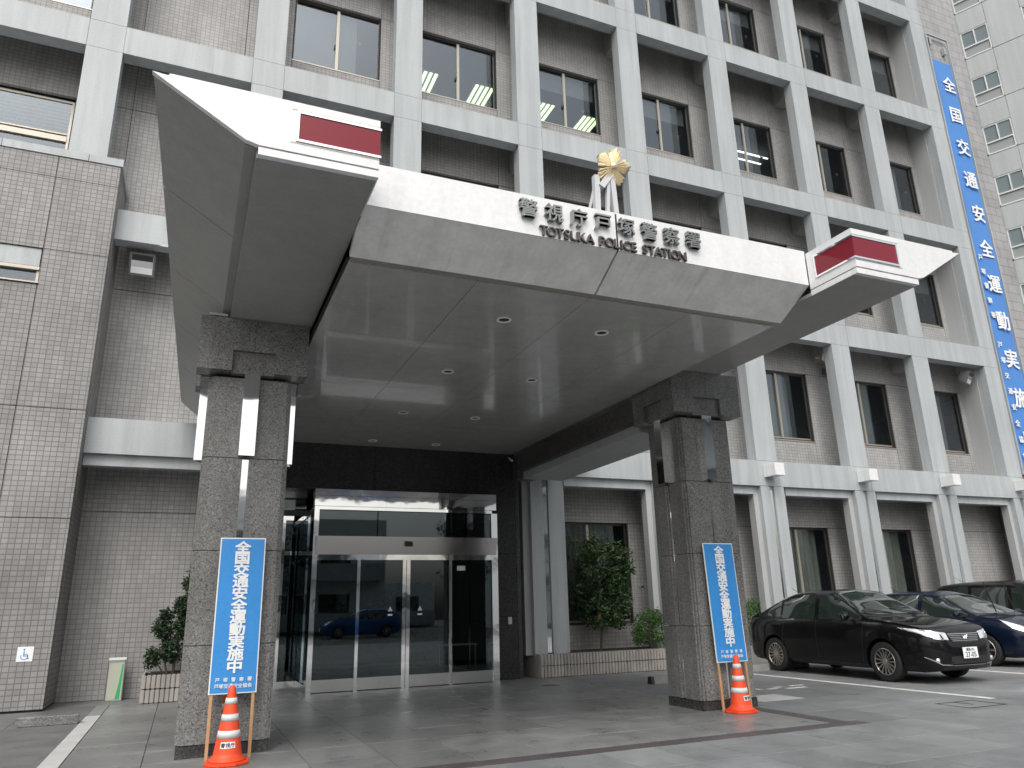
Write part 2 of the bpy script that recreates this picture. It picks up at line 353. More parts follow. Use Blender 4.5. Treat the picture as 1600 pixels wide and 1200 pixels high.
# ------------------------------------------------------------------ the police station
PS = empty('police_station', (0,0,0)); tag(PS, 'grey tiled police station with deep grid of pale piers and beams', 'building')
WY = .92
BZ = {0:(22.30,21.66), 1:(17.848,17.164), 2:(13.148,12.50), 3:(8.952,8.32), 4:(4.803,4.158)}   # beam number: top, bottom
G_ = .006
def pier_x(i): return i*S
# beams: one panel per bay and one square per crossing
for b, (zt, zb) in BZ.items():
    for i in range(0, 9):
        if b >= 3 and i == 0: continue
        if b == 4 and 3 <= i < 3: continue
        x0, x1 = pier_x(i)+PW+G_, pier_x(i+1)-G_
        if b >= 3 and i == 1: x0 = 4.163
        fy = 0
        boxes('beam_panel', [(x0, x1, fy, .32, zb, zt)], PAINT, PS)
    for i in range(0, 10):
        if b >= 3 and i <= 1: continue
        boxes('crossing_panel', [(pier_x(i), pier_x(i)+PW, .003, .32, zb+.002, zt-.002)], PAINT, PS)
    boxes('shade_slab', [(0 if b < 3 else 4.3, 28.6, .325, .915, zt-.12, zt-.02)], UNDER, PS)  # slab added behind the beam to block sky light and darken the wall
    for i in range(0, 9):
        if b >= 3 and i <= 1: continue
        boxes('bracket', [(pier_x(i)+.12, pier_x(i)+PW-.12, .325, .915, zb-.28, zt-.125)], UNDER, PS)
boxes('beam_panel', [(-3.0, -G_, 0, .32, 12.5, 13.148)], PAINT, PS)
# piers between the beams
def zspan(k): return {0:(22.3,27.0), 1:(17.848,21.66), 2:(13.148,17.164), 3:(8.952,12.50), 4:(4.803,8.32)}[k]
for k in range(5):
    z0, z1 = zspan(k)
    for i in range(0, 10):
        if k == 3 and i == 0: continue
        if k == 4 and i <= 1: continue
        zz = 9.80 if (k == 3 and i == 1) else z0
        boxes('pier', [(pier_x(i)+.001, pier_x(i)+PW-.001, .003, .32, zz+.005, z1-.005)], PAINT, PS)
# end wall panel behind the last pier
boxes('end_return', [(28.60,29.27,.325,1.0,4.81,26.9)], PAINT2, PS)
# ground floor piers with fins and mirror strips
for i in list(range(4, 10)):
    x = pier_x(i); z0 = .42 if i < 6 else 0
    boxes('ground_pier', [(x+.03, x+.32, 0, .40, z0, 4.15), (x+.455, x+.76, 0, .40, z0, 4.15), (x+.32, x+.455, .07, .40, z0, 4.15)], PAINT, PS)
    boxes('pier_fin', [(x-.12, x+.028, .13, .34, z0, 4.15), (x+.762, x+.90, .13, .34, z0, 4.15)], PAINT2, PS)
    s = boxes('mirror_strip', [(x+.335, x+.44, .045, .069, z0, 4.06)], CHROME, PS)
for i in range(1, 9):
    x0, x1 = pier_x(i)+PW+.24, pier_x(i+1)-.125
    if i == 1: x0, x1 = 4.165, 6.4
    if i == 2: continue
    if i == 3: continue
    boxes('beam_lip', [(x0, x1, .10, .34, 3.955, 4.155)], PAINT, PS)
# window wall: tiled panels with open joints around each window
ROWS = [  # storey: ceiling z, window top, window bottom, floor z
    (26.9, 25.0, 23.2, 22.24), (22.22, 20.72, 18.90, 17.80), (17.78, 16.02, 14.12, 13.10), (13.08, 11.83, 9.92, 8.90), (8.88, 7.66, 5.66, 4.75), (4.73, 3.25, .95, 0)]
J = .012
boxes('wall_core', [(-3, 31.4, WY+.10, WY+.16, 0, 27)], BACK, PS) if False else None
def panel(x0, x1, z0, z1, m=TILE, y=WY, d=.09, name='tile_panel'):
    return boxes(name, [(x0+J/2, x1-J/2, y, y+d, z0+J/2, z1-J/2)], m, PS)
def backing(x0, x1, z0, z1): return (x0, x1, WY+.03, WY+.14, z0, z1)
back = [(12.42,13.6,WY+.03,WY+.14,0,4.4)]
panel(12.43,13.59,0,3.25); panel(12.43,13.59,3.25,4.73)
WX0, WX1 = .87, 3.0
def window(x0, x1, z0, z1, style, far):
    """aluminium sliding window in a reveal"""
    y = WY+.10
    f = boxes('window', [(x0, x1, y, y+.07, z0, z0+.06), (x0, x1, y, y+.07, z1-.05, z1), (x0, x0+.045, y, y+.07, z0+.06, z1-.05), (x1-.045, x1, y, y+.07, z0+.06, z1-.05)], ALUD, PS)
    mx = (x0+x1)/2
    boxes('mullion', [(mx-.035, mx+.035, y-.012, y+.03, z0+.06, z1-.05)], ALU, f)
    boxes('sill', [(x0-.0, x1+.0, WY-.01, WY+.098, z0-.03, z0+.0)], ALU, f)
    boxes('sash', [(x0+.046, mx-.036, y+.01, y+.04, z0+.061, z0+.10), (mx+.036, x1-.046, y+.01, y+.04, z0+.061, z0+.10)], ALU, f)
    boxes('pane', [(x0+.046, mx-.036, y+.045, y+.053, z0+.10, z1-.051)], GLASS, f)
    boxes('pane', [(mx+.036, x1-.046, y+.02, y+.028, z0+.10, z1-.051)], GLASS, f)
    yb = y+.16
    if style == 'blind':
        h = (z1-z0)*.33; boxes('blind', [(x0+.05, x1-.05, yb, yb+.01, z1-h, z1-.05)], BLIND, f)
    elif style == 'half':
        boxes('blind', [(x0+.05, mx+.5, yb, yb+.01, z0+.05, z1-.05)], BLIND, f)
    elif style == 'curtain':
        bm = bmesh.new(); n = 40; xs = [x0+.1+(x1-x0-.35)*q/n for q in range(n+1)]
        A = [bm.verts.new((xx, yb+.02*math.sin(q*1.9), z0+.02)) for q, xx in enumerate(xs)]; B = [bm.verts.new((xx, yb+.02*math.sin(q*1.9), z1-.04)) for q, xx in enumerate(xs)]
        for q in range(n): bm.faces.new([A[q], A[q+1], B[q+1], B[q]])
        obj('curtain', bm, CURT, f)
    return f
sty = {1:['blind']*9, 2:['none','none','half','none','blind','blind','none','none','half'], 3:['none']*2+['blind']*7, 4:['blind','blind','none','none','curtain','curtain','half','half','half'], 5:['none']*4+['curtain','curtain','curtain','curtain','none'], 0:['blind']*9}
wins = {}
for k, (zc, wt, wb, zf) in enumerate(ROWS):
    for i in range(-1, 9):
        X = i*S
        if k >= 3 and X+WX1 < 0: continue
        if k >= 4 and i <= 0: continue
        if k == 5 and i in (2, 3): continue
        nx0 = X+S+WX0
        # strip between this window and the next
        xs0 = X+WX1
        xe = nx0
        if i == 8: xe = 29.2
        if k >= 3 and i == 0: xs0 = max(xs0, 3.0)
        if k >= 4 and i == 0: xs0 = 4.16
        panel(xs0, xe, wt, zc); 
        if k == 5 and i == 8: panel(xs0, xe, zf, wt)
        else: panel(xs0, xe, zf if k != 3 or i > 0 else 8.7, wt)
        back.append(backing(xs0-.02, xe+.02, zf-.03, zc+.03))
        if i == 1 or (k == 5 and i == 8):
            panel(X+WX0, X+WX1, wt, zc); panel(X+WX0, X+WX1, zf, wt); back.append(backing(X+WX0-.02, X+WX1+.02, zf, zc)); continue
        panel(X+WX0, X+WX1, wt, zc); panel(X+WX0, X+WX1, zf, wb-.03)
        back.append(backing(X+WX0-.02, X+WX1+.02, wt+.02, zc)); back.append(backing(X+WX0-.02, X+WX1+.02, zf, wb-.04))
        if k == 3 and i == 0:
            # wide strip window above the front block
            f = boxes('window', [(-.6,2.98,1.02,1.09,9.9,9.96),(-.6,2.98,1.02,1.09,11.73,11.78),(2.92,2.98,1.02,1.09,9.96,11.73),(-.6,2.92,1.0,1.08,10.80,10.92),(-.6,2.92,1.01,1.08,10.96,10.99)], ALU, PS)
            boxes('pane', [(-.6,2.92,1.05,1.06,9.96,10.80)], GLASS, f); boxes('pane', [(-.6,2.92,1.04,1.05,10.99,11.73)], GLASS, f)
            bm = bmesh.new()
            for q in range(9): addbox(bm, -.6, 2.9, 1.15, 1.19, 11.02+q*.085, 11.025+q*.085)
            obj('slat_blind', bm, BLIND, f)
            continue
        wins[(k, i)] = window(X+WX0, X+WX1, wb, wt, sty[k][max(i,0)] if i < len(sty[k]) else 'none', 0)
boxes('wall_backing', back, BACK, PS)
# rooms behind the windows, with the lit fittings the photo shows
rb = []
for (zc, wt, wb, zf) in ROWS: rb += [(-3, 31.2, 1.2, 6.5, wt+.05, wt+.15)]
rb += [(-3, 31.2, 6.5, 6.6, 0, 27), (31.2,31.3,1.2,6.6,0,27)]
boxes('room_interior', rb, ROOM, PS)
CE = 15.9
for (x, y) in [(11.05,2.7),(12.75,2.7),(14.75,2.75),(16.35,2.85)]:
    t = boxes('office_light', [(x-.3+.155*q, x-.3+.155*q+.09, y-.45, y+.45, CE-.03, CE) for q in range(4)], LAMPON)
    boxes('housing', [(x-.35, x+.35, y-.5, y+.5, CE+.001, CE+.08)], ROOM, t)
    tag(t, {11.05:'lit louvred office light seen through left pane of window above red lamp',12.75:'lit louvred office light in the right pane of the second window',14.75:'lit louvred office light behind the left pane above the gold emblem',16.35:'lit louvred office light in right pane of window above the gold emblem'}[x], 'ceiling light', 'lit office ceiling lights')
t = boxes('tube_light', [(21.3,23.1,2.55,2.6,15.9,15.93),(21.3,23.1,2.2,2.25,15.9,15.93)], TUBE); tag(t, 'pair of lit white fluorescent tubes in the window right of the emblem', 'ceiling light')
# red rescue triangles on panes
def tri(parent, x, z, s=.075):
    bm = extr([(x-s, z+s*.8), (x+s, z+s*.8), (x, z-s*.8)], 'y', WY+.16, WY+.165); return obj('rescue_mark', bm, mat('faded_red', (.35,.05,.05), .6), parent)
for (k, i, x, z) in [(2,2,8.85,15.2),(2,4,15.25,14.9),(2,5,18.55,14.9),(2,6,21.7,14.9),(1,6,21.75,19.6),(3,8,27.95,10.9),(2,7,24.9,15.0),(1,7,24.9,19.8),(2,8,28.1,15.0)]:
    tri(wins[(k, i)], x, z)
for (k, i, s) in [(2,2,1),(2,3,1),(2,4,1),(2,5,1),(3,7,1)]:
    mx = i*S+(WX0+WX1)/2; zz = (ROWS[k][1]+ROWS[k][2])/2-.25; boxes('latch', [(mx-.07, mx-.036, WY+.09, WY+.13, zz, zz+.1)], PLASTIC, wins[(k, i)])
# front block on the left (lower storeys pushed forward)
FY = -.35
def fpanel(x0, x1, z0, z1): return boxes('block_panel', [(x0+J/2, x1-J/2, FY, FY+.3, z0+J/2, z1-J/2)], TILEB, PS)
zs = [0.03, 2.97, 4.83, 7.76, 9.22, 9.66]
for a, b in zip(zs, zs[1:]):
    for x0, x1 in ((-2.5, .3), (.3, 3.12), (3.12, 4.16)):
        if a == 4.83 and x1 == 3.12:
            fpanel(x0, x1, a, 7.06); continue
        fpanel(x0, x1, a, b)
boxes('block_side', [(4.0, 4.159, -.052, .92, .03, 9.66), (-2.5, 4.14, -.03, 0.0, 0, 9.6)], TILEB, PS)
boxes('block_plinth', [(-2.5, 4.13, FY+.03, .9, 0, .05)], BACK, PS)
boxes('block_coping', [(-2.5, 2.2, FY-.02, .9, 9.665, 9.82), (2.21, 3.6, FY-.02, .9, 9.665, 9.82), (3.61, 4.19, FY-.02, .9, 9.665, 9.82)], PAINT, PS)
f = boxes('slot_window', [(-2.5,3.11,FY+.06,FY+.12,7.07,7.12),(3.07,3.11,FY+.06,FY+.12,7.12,7.36),(-2.5,3.11,FY+.02,FY+.12,7.34,7.40),(-2.5,3.14,FY-.03,FY+.05,7.07,7.095)], ALU, PS)
boxes('pane', [(-2.5,3.07,FY+.1,FY+.11,7.12,7.34)], GLASS, f); boxes('white_panel', [(-2.5,3.10,FY+.03,FY+.1,7.41,7.75)], PAINT, f); boxes('void', [(-2.5,3.1,FY+.2,FY+.25,7.05,7.4)], ROOM, f)
# tower wall to the right with the wide tile
boxes('tower_wall', [(29.29, 31.42, .10, 8, 0, 45)], TOWER, PS)
boxes('tower_side', [(31.20, 31.5, .12, 20, 0, 45)], TOWER, PS)
boxes('tower_ledge', [(31.42,31.5,.05,.12,0,45)], PAINT2, PS) if False else None
boxes('roof_mass', [(-3, 29.2, 1.3, 6.6, 27, 27.2)], ROOM, PS)
# porch side beams and portal wall of dark granite
for (xa, xb) in ((6.0,7.12),(12.33,13.45)):
    s = 1 if xa > 9 else -1
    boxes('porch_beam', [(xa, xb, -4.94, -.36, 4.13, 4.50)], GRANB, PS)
    boxes('porch_beam_trim', [(xa+.10, xb-.10, -4.94, -.36, 3.98, 4.126)], PAINT2, PS)
boxes('porch_beam_trim', [(12.30,12.75,-.355,-.10,3.98,4.5)], GRANB, PS)
for (a, b, c, d) in [(7.1,9.3,3.64,4.60),(9.3,12.33,3.64,4.60),(11.83,12.33,.0,1.2),(11.83,12.33,1.2,2.45),(11.83,12.33,2.45,3.64)]:
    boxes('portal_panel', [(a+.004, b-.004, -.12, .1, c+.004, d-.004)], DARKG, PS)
boxes('portal_side', [(12.334,12.42,-.12,.35,0,3.97)], BASE, PS)
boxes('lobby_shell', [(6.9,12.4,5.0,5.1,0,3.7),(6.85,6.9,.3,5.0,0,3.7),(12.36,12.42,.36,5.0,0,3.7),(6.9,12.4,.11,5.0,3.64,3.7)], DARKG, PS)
boxes('lobby_floor', [(6.9,12.4,.0,5.0,-.02,.004)], SLAB, PS)
# recessed glazing left of the entrance box
rg = boxes('side_glazing', [(6.95,8.2,1.30,1.36,3.2,3.3),(6.95,8.2,1.30,1.36,2.5,2.58),(6.95,8.2,1.30,1.36,0,.1),(7.3,7.36,1.28,1.36,.1,3.2),(7.75,7.81,1.28,1.36,.1,3.2)], CHROME, PS)
boxes('header', [(6.95,8.2,1.26,1.36,3.3,3.62)], CHROME, rg); boxes('pane', [(6.95,8.2,1.33,1.34,.1,3.2)], DGLASS, rg)
# planters
def planter(x0, x1, y0, y1, h, label, n_row=2):
    t = empty('brick_planter', (x0, y0, 0)); tag(t, label, 'planter')
    boxes('core', [(.03, x1-x0-.03, .04, y1-y0, 0, h-.03)], BACK, t); boxes('side_wall', [(0, .029, .09, y1-y0, 0, h)], BLOCK, t); boxes('soil', [(.10, x1-x0-.08, .10, y1-y0, h-.03, h-.015)], SOIL, t)
    bm = bmesh.new(); addbox(bm, 0, .066, 0, .085, 0, h/2-.008); bmesh.ops.bevel(bm, geom=[e for e in bm.edges], offset=.010, segments=2, affect='EDGES')
    me = mesh_from(bm, 'block'); me.materials.append(BLOCK)
    n = int((x1-x0)/.0745)
    for q in range(n):
        for r_ in range(2): obj('block', me, None, t, (q*.0745, random.uniform(-.002,.002), r_*h/2+.004))
    m_ = int((y1-y0)/.0745)
    return t, me
t, me = planter(12.76, 17.6, -.24, .9, .45, 'low ribbed block planter between the portal and the right column')
t, me = planter(5.50, 7.0, -.20, .9, .44, 'low ribbed block planter left of the left granite column')

# ------------------------------------------------------------------ entrance (glass box with automatic doors)
E_ = empty('entrance_vestibule', (8.2,-.35,0)); tag(E_, 'mirror steel and glass entrance with automatic sliding doors under the canopy', 'entrance')
def eb(name, bl, m, par=E_): return boxes(name, [(a-8.2, b-8.2, c+.35, d+.35, e, f_) for a, b, c, d, e, f_ in bl], m, par)
eb('top_band', [(8.13,11.80,-.36,-.13,3.50,3.62)], CHROME); eb('mirror_panel', [(8.13,9.5,-.35,-.13,3.30,3.496),(9.503,11.35,-.35,-.13,3.30,3.496),(11.353,11.80,-.35,-.13,3.30,3.496)], CHROME)
eb('transom', [(8.13,11.70,-.37,-.28,3.23,3.29)], CHROME)
eb('corner_post', [(8.13,8.22,-.37,-.12,0,3.23)], CHROME); eb('corner_post', [(11.68,11.81,-.37,-.12,0,3.23)], CHROME)
eb('pane', [(8.23,9.33,-.33,-.32,2.74,3.22)], DGLASS); eb('pane', [(9.35,11.1,-.33,-.32,2.74,3.22)], DGLASS); eb('pane', [(11.12,11.67,-.33,-.32,2.74,3.22)], DGLASS)
bm = extr([(-.375+.35,2.40),(-.465+.35,2.73),(-.33+.35,2.735),(-.33+.35,2.40)], 'x', -.02, 3.58); obj('awning', bm, mat('satin_steel', (.58,.57,.565), .14, 1), E_)
eb('sensor', [(9.86,10.0,-.49,-.40,2.55,2.63)], PLASTIC); eb('door_header', [(8.22,11.68,-.36,-.28,2.30,2.40)], CHROME)
for x in (9.0, 9.88, 9.96, 10.81): eb('stile', [(x-.03 if x not in (9.88,9.96) else x-.035, x+.03 if x not in (9.88,9.96) else x+.035, -.355, -.30, .0, 2.30)], CHROME)
for (a, b) in ((8.22,8.97),(9.03,9.845),(9.995,10.78),(10.84,11.68)):
    d = eb('door_leaf', [(a,b,-.345,-.31,.015,.22)], STEEL); boxes('glass', [(a-8.2,b-8.2,.02,.03,.22,2.30)], DGLASS, d)
for (x) in (9.62, 10.20):
    eb('warning_sticker', [(x-.045,x+.045,-.3365,-.3355,1.28,1.31)], WHITE)
    o = obj('warning_triangle', extr([(x-8.2-.045,1.36),(x-8.2+.045,1.36),(x-8.2,1.45)], 'y', .013, .014), BAND, E_)
eb('notice', [(10.95,11.12,-.3365,-.3355,2.10,2.19)], BAND)
# left side of the box
eb('side_pane', [(8.17,8.18,-.11,1.28,.12,3.2)], DGLASS); eb('side_rail', [(8.15,8.2,-.11,1.28,3.2,3.3),(8.15,8.2,-.11,1.28,2.38,2.44),(8.15,8.2,-.11,1.28,0,.12),(8.15,8.2,.55,.6,.12,3.2)], CHROME)
t = empty('side_table', (11.15,.25,0)); tag(t, 'small white legged table inside the entrance behind the right glass', 'table')
boxes('tabletop', [(-.35,.35,-.2,.2,.68,.70)], WHITE, t)
for a in (-.33,.31):
    for b in (-.18,.16): boxes('leg', [(a,a+.02,b,b+.02,0,.68)], STEEL, t)
t = boxes('intercom', [(12.10,12.18,-.16,-.121,1.05,1.19)], STEEL); tag(t, 'small steel intercom box on the dark granite beside the entrance', 'intercom')
t = empty('security_camera', (12.2,-.2,4.45)); tag(t, 'small white security camera in the dark corner under the canopy', 'security camera'); bm = bmesh.new(); tube(bm, (0,0,-.02), (0,-.12,-.08), .025); obj('body', bm, WHITE, t); bm = bmesh.new(); tube(bm, (0,0,0), (0,.08,.02), .012); obj('bracket', bm, WHITE, t)

# ------------------------------------------------------------------ canopy
CN = empty('entrance_canopy', (9.725,-4,4.5)); tag(CN, 'large angular white metal porch canopy with red lamps at its front corners', 'canopy')
CX = 9.725
def cpart(name, bm, m, par=CN):
    for v in bm.verts: v.co -= Vector((9.725,-4,4.5))
    return obj(name, bm, m, par)
def cb(name, bl, m, par=CN):
    bm = bmesh.new()
    for b in bl: addbox(bm, *b)
    return cpart(name, bm, m, par)
YF, YB = -9.54, -.005
def mir(pts, s): return [((CX+(CX-x)) if s else x, z) for x, z in pts]
for s in (0, 1):
    XI = 7.155; 
    def q(x): return 2*CX-x if s else x
    # front face plates (white), 5 cm thick
    bm = extr(mir([(5.46,5.205),(6.14,4.79),(6.238,4.765),(XI,4.765),(XI,5.215),(5.58,5.215),(5.57,5.195)], s), 'y', YF, YF+.05); cpart('wing_front', bm, FASCIA)
    bm = extr(mir([(6.235,4.69),(XI,4.69),(XI,4.752),(6.235,4.752)], s), 'y', YF+.005, YF+.06); cpart('lower_band', bm, FASCIA)
    # inner side of the front box
    a, b = sorted((q(XI), q(XI)-(.05 if not s else -.05))) if False else sorted((q(XI), q(XI-.05)))
    cb('inner_side', [(a, b, YF+.05, -8.88, 4.765, 5.215)], FASCIA); a1, b1 = sorted((q(XI), q(XI-.009))); cb('inner_band', [(a1, b1, YF+.061, -8.88, 4.69, 4.752)], FASCIA); cb('inner_edge', [(a1, b1, -8.877, YB, 4.69, 4.73)], UNDER)
    # red corner lamp: frame and lens, wrapping the inner corner
    e = .012
    x0, x1 = sorted((q(6.50), q(XI)))
    fr = [(x0, x1, YF-.012, YF-.001, 5.115, 5.135), (x0, x1, YF-.012, YF-.001, 4.862, 4.882)]
    ox = q(6.50); o0, o1 = sorted((ox, q(6.52))); fr.append((o0, o1, YF-.012, YF-.001, 4.882, 5.115))
    w0, w1 = sorted((q(XI), q(XI+.012))); fr += [(w0, w1, YF-.012, -8.99, 5.115, 5.135), (w0, w1, YF-.012, -8.99, 4.862, 4.882), (w0, w1, -9.01, -8.99, 4.882, 5.115)]
    lm = cb('lamp_frame', fr, CHROME)
    l0, l1 = sorted((q(6.52), q(XI+.004))); s0, s1 = sorted((q(XI), q(XI+.004)))
    bm = bmesh.new(); addbox(bm, l0, l1, YF-.004, YF-.0005, 4.884, 5.113); addbox(bm, s0, s1, YF-.0005, -9.012, 4.884, 5.113)
    for v in bm.verts: v.co -= Vector((9.725,-4,4.5))
    obj('red_lens', bm, RED, lm)
    g0, g1 = sorted((q(6.46), q(XI))); cb('lamp_groove', [(g0, g1, YF-.003, YF-.0008, 5.142, 5.15), (g0, g1, YF-.003, YF-.0008, 4.845, 4.852)], ALU)
    # panels of the sloping outside and of the flat underside, from front to back
    ys = [YF+.052, -7.9, -6.1, -4.3, -2.4, YB]
    for ya, yb in zip(ys, ys[1:]):
        xo = 5.47 + .17*(ya-YF)/9.5; xo2 = 5.47 + .17*(yb-YF)/9.5
        bm = bmesh.new()
        def quadprism(pa, pb):
            A = [bm.verts.new((q(x), ya+.006, z)) for x, z in pa]; B = [bm.verts.new((q(x), yb-.006, z)) for x, z in pb]
            n = len(A); bm.faces.new(A); bm.faces.new(B[::-1])
            for k in range(n): bm.faces.new([A[k], A[(k+1) % n], B[(k+1) % n], B[k]])
        quadprism([(xo,5.20),(6.14,4.79),(6.14,4.85),(xo+.06,5.21)], [(xo2,5.20),(6.14,4.79),(6.14,4.85),(xo2+.06,5.21)])
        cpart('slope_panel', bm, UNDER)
    ys = [YF+.06, -6.05, YB]
    for ya, yb in zip(ys, ys[1:]):
        a, b = sorted((q(6.226), q(XI-.012))); cb('underside_panel', [(a, b, ya+.003, yb-.003, 4.69, 4.73)], UNDER)
    a, b = sorted((q(6.14), q(6.226))); cb('step_strip', [(a, b, YF+.06, YB, 4.775, 4.80)], UNDER)
    a, b = sorted((q(6.226), q(6.24))); cb('step_side', [(a, b, YF+.062, YB, 4.731, 4.80)], UNDER)
    a, b = sorted((q(5.66), q(7.1))); cb('top_sheet', [(a, b, YF+.055, YB, 5.19, 5.205)], FASCIA)
# main fascia: two plates with the open seam near the middle, then the bevel and the ceiling
for (a, b) in ((7.16,9.758),(9.781,12.29)):
    cb('fascia_plate', [(a, b, -8.87, -8.80, 4.822, 5.25)], FASCIA)
    bm = extr([(-8.865,4.818),(-8.36,4.545),(-8.33,4.60),(-8.80,4.85)], 'x', a, b); cpart('bevel_plate', bm, BEVEL)
cb('groove', [(7.18,12.28,-8.335,-8.25,4.56,4.60)], ALU)
cb('seam_backing', [(9.7585,9.7805,-8.863,-8.80,4.83,5.24)], BACK)
cxs = [7.17,8.472,9.765,11.06,12.28]; cys = [-8.245,-6.38,-4.3,-2.3,YB]
for i in range(4):
    for k in range(4): cb('ceiling_panel', [(cxs[i]+.003, cxs[i+1]-.003, cys[k]+.003, cys[k+1]-.003, 4.545, 4.565)], SOFFIT)
cb('ceiling_backing', [(7.155,12.295,-8.24,YB,4.57,4.60),(7.155,12.295,-8.74,YB,5.15,5.20)], BACK)
for i in range(2):
    for k in range(4):
        x, y = (9.12,10.40)[i], (-7.38,-5.32,-2.94,-.66)[k]; t = empty('downlight', (x,y,4.54)); 
        tag(t, 'round recessed downlight in the canopy ceiling, %s row, %s from the front edge' % (('left','right')[i], ('first','second','third','last')[k]), 'downlight', 'canopy ceiling downlights')
        bm = bmesh.new(); lathe(bm, [(.062,.004),(.085,.004),(.09,-.004),(.085,-.01),(.064,-.008),(.060,.003)], 24); obj('ring', bm, WHITE, t, smooth=True)
        bm = bmesh.new(); lathe(bm, [(.0,-.001),(.060,-.001),(.060,.002)], 20); obj('recess', bm, PLASTIC, t)
# station name on the fascia
SG = empty('station_name', (CX,-8.90,5.0)); tag(SG, 'raised bronze lettering 警視庁戸塚警察署 TOTSUKA POLICE STATION on white fascia', 'lettering')
for i, ch in enumerate('警視庁戸塚警察署'):
    glyph(ch, .20, .045, .0036, LETTER, SG, (8.762+.2755*i-CX, 0, .082), 'character')
adv = {'I':.45,' ':.62,'T':.86,'L':.78,'E':.84,'S':.9,'K':.95,'A':.98,'P':.9,'O':1.08,'C':1.0,'U':1.0,'N':1.02}
tx = 'TOTSUKA POLICE STATION'; tot = sum(adv[c] for c in tx); x = 0
for ch in tx:
    a = adv[ch]; px = 8.885+(x+a/2)/tot*(10.585-8.885)
    if ch != ' ': glyph(ch, .146, .03, .0016, LETTERS_SIDE, SG, (px-CX, 0.006, -.126), 'letter')
    x += a
# emblem
EM = empty('police_emblem', (9.862,-8.72,5.90)); tag(EM, 'gold five pointed ray emblem on white brackets above the canopy fascia', 'emblem')
bm = bmesh.new(); R_ = .215
for k in range(5):
    for j in range(-2, 3):
        a = PI/2 + k*2*PI/5 + j*math.radians(12.1) ; ln = R_*(1.0 - .085*abs(j)) ; hw = math.radians(6.0)
        c0 = bm.verts.new((.028*math.cos(a), -.045, .028*math.sin(a))); tip = bm.verts.new((ln*math.cos(a), -.045, ln*math.sin(a)))
        l_ = bm.verts.new((ln*.965*math.cos(a-hw), 0, ln*.965*math.sin(a-hw))); r_ = bm.verts.new((ln*.965*math.cos(a+hw), 0, ln*.965*math.sin(a+hw)))
        cl = bm.verts.new((.03*math.cos(a-hw*2.4), -.018, .03*math.sin(a-hw*2.4))); cr = bm.verts.new((.03*math.cos(a+hw*2.4), -.018, .03*math.sin(a+hw*2.4)))
        bb = bm.verts.new((ln*.9*math.cos(a), .02, ln*.9*math.sin(a)))
        for f_ in ((c0,tip,l_,cl),(c0,cr,r_,tip),(l_,tip,bb),(tip,r_,bb),(cl,l_,bb),(bb,r_,cr)): bm.faces.new(f_)
obj('rays', bm, GOLD, EM).rotation_euler = (.25,math.radians(8),0)
bm = bmesh.new(); lathe(bm, [(.0,-.062),(.02,-.058),(.034,-.045),(.036,-.02)], 16, 'y'); obj('centre_boss', bm, GOLD, EM, smooth=True)
bm = bmesh.new()
for (p0, p1, r_) in [((-.30,.10,-.68),(-.17,.06,-.14),.016),((-.20,.04,-.68),(-.18,.05,-.12),.045),((-.17,.05,-.14),(.0,.03,.02),.034),((-.09,.02,-.66),(-.04,.03,-.12),.028),((.02,.02,-.66),(.0,.03,-.1),.040),((-.14,.03,-.26),(.0,.03,-.06),.05)]: tube(bm, p0, p1, r_, n=4)
obj('bracket', bm, BRACK, EM)
bm = bmesh.new(); tube(bm, (.05,.06,-.66), (.03,.06,-.15), .006, n=6); obj('cable', bm, PLASTIC, EM)

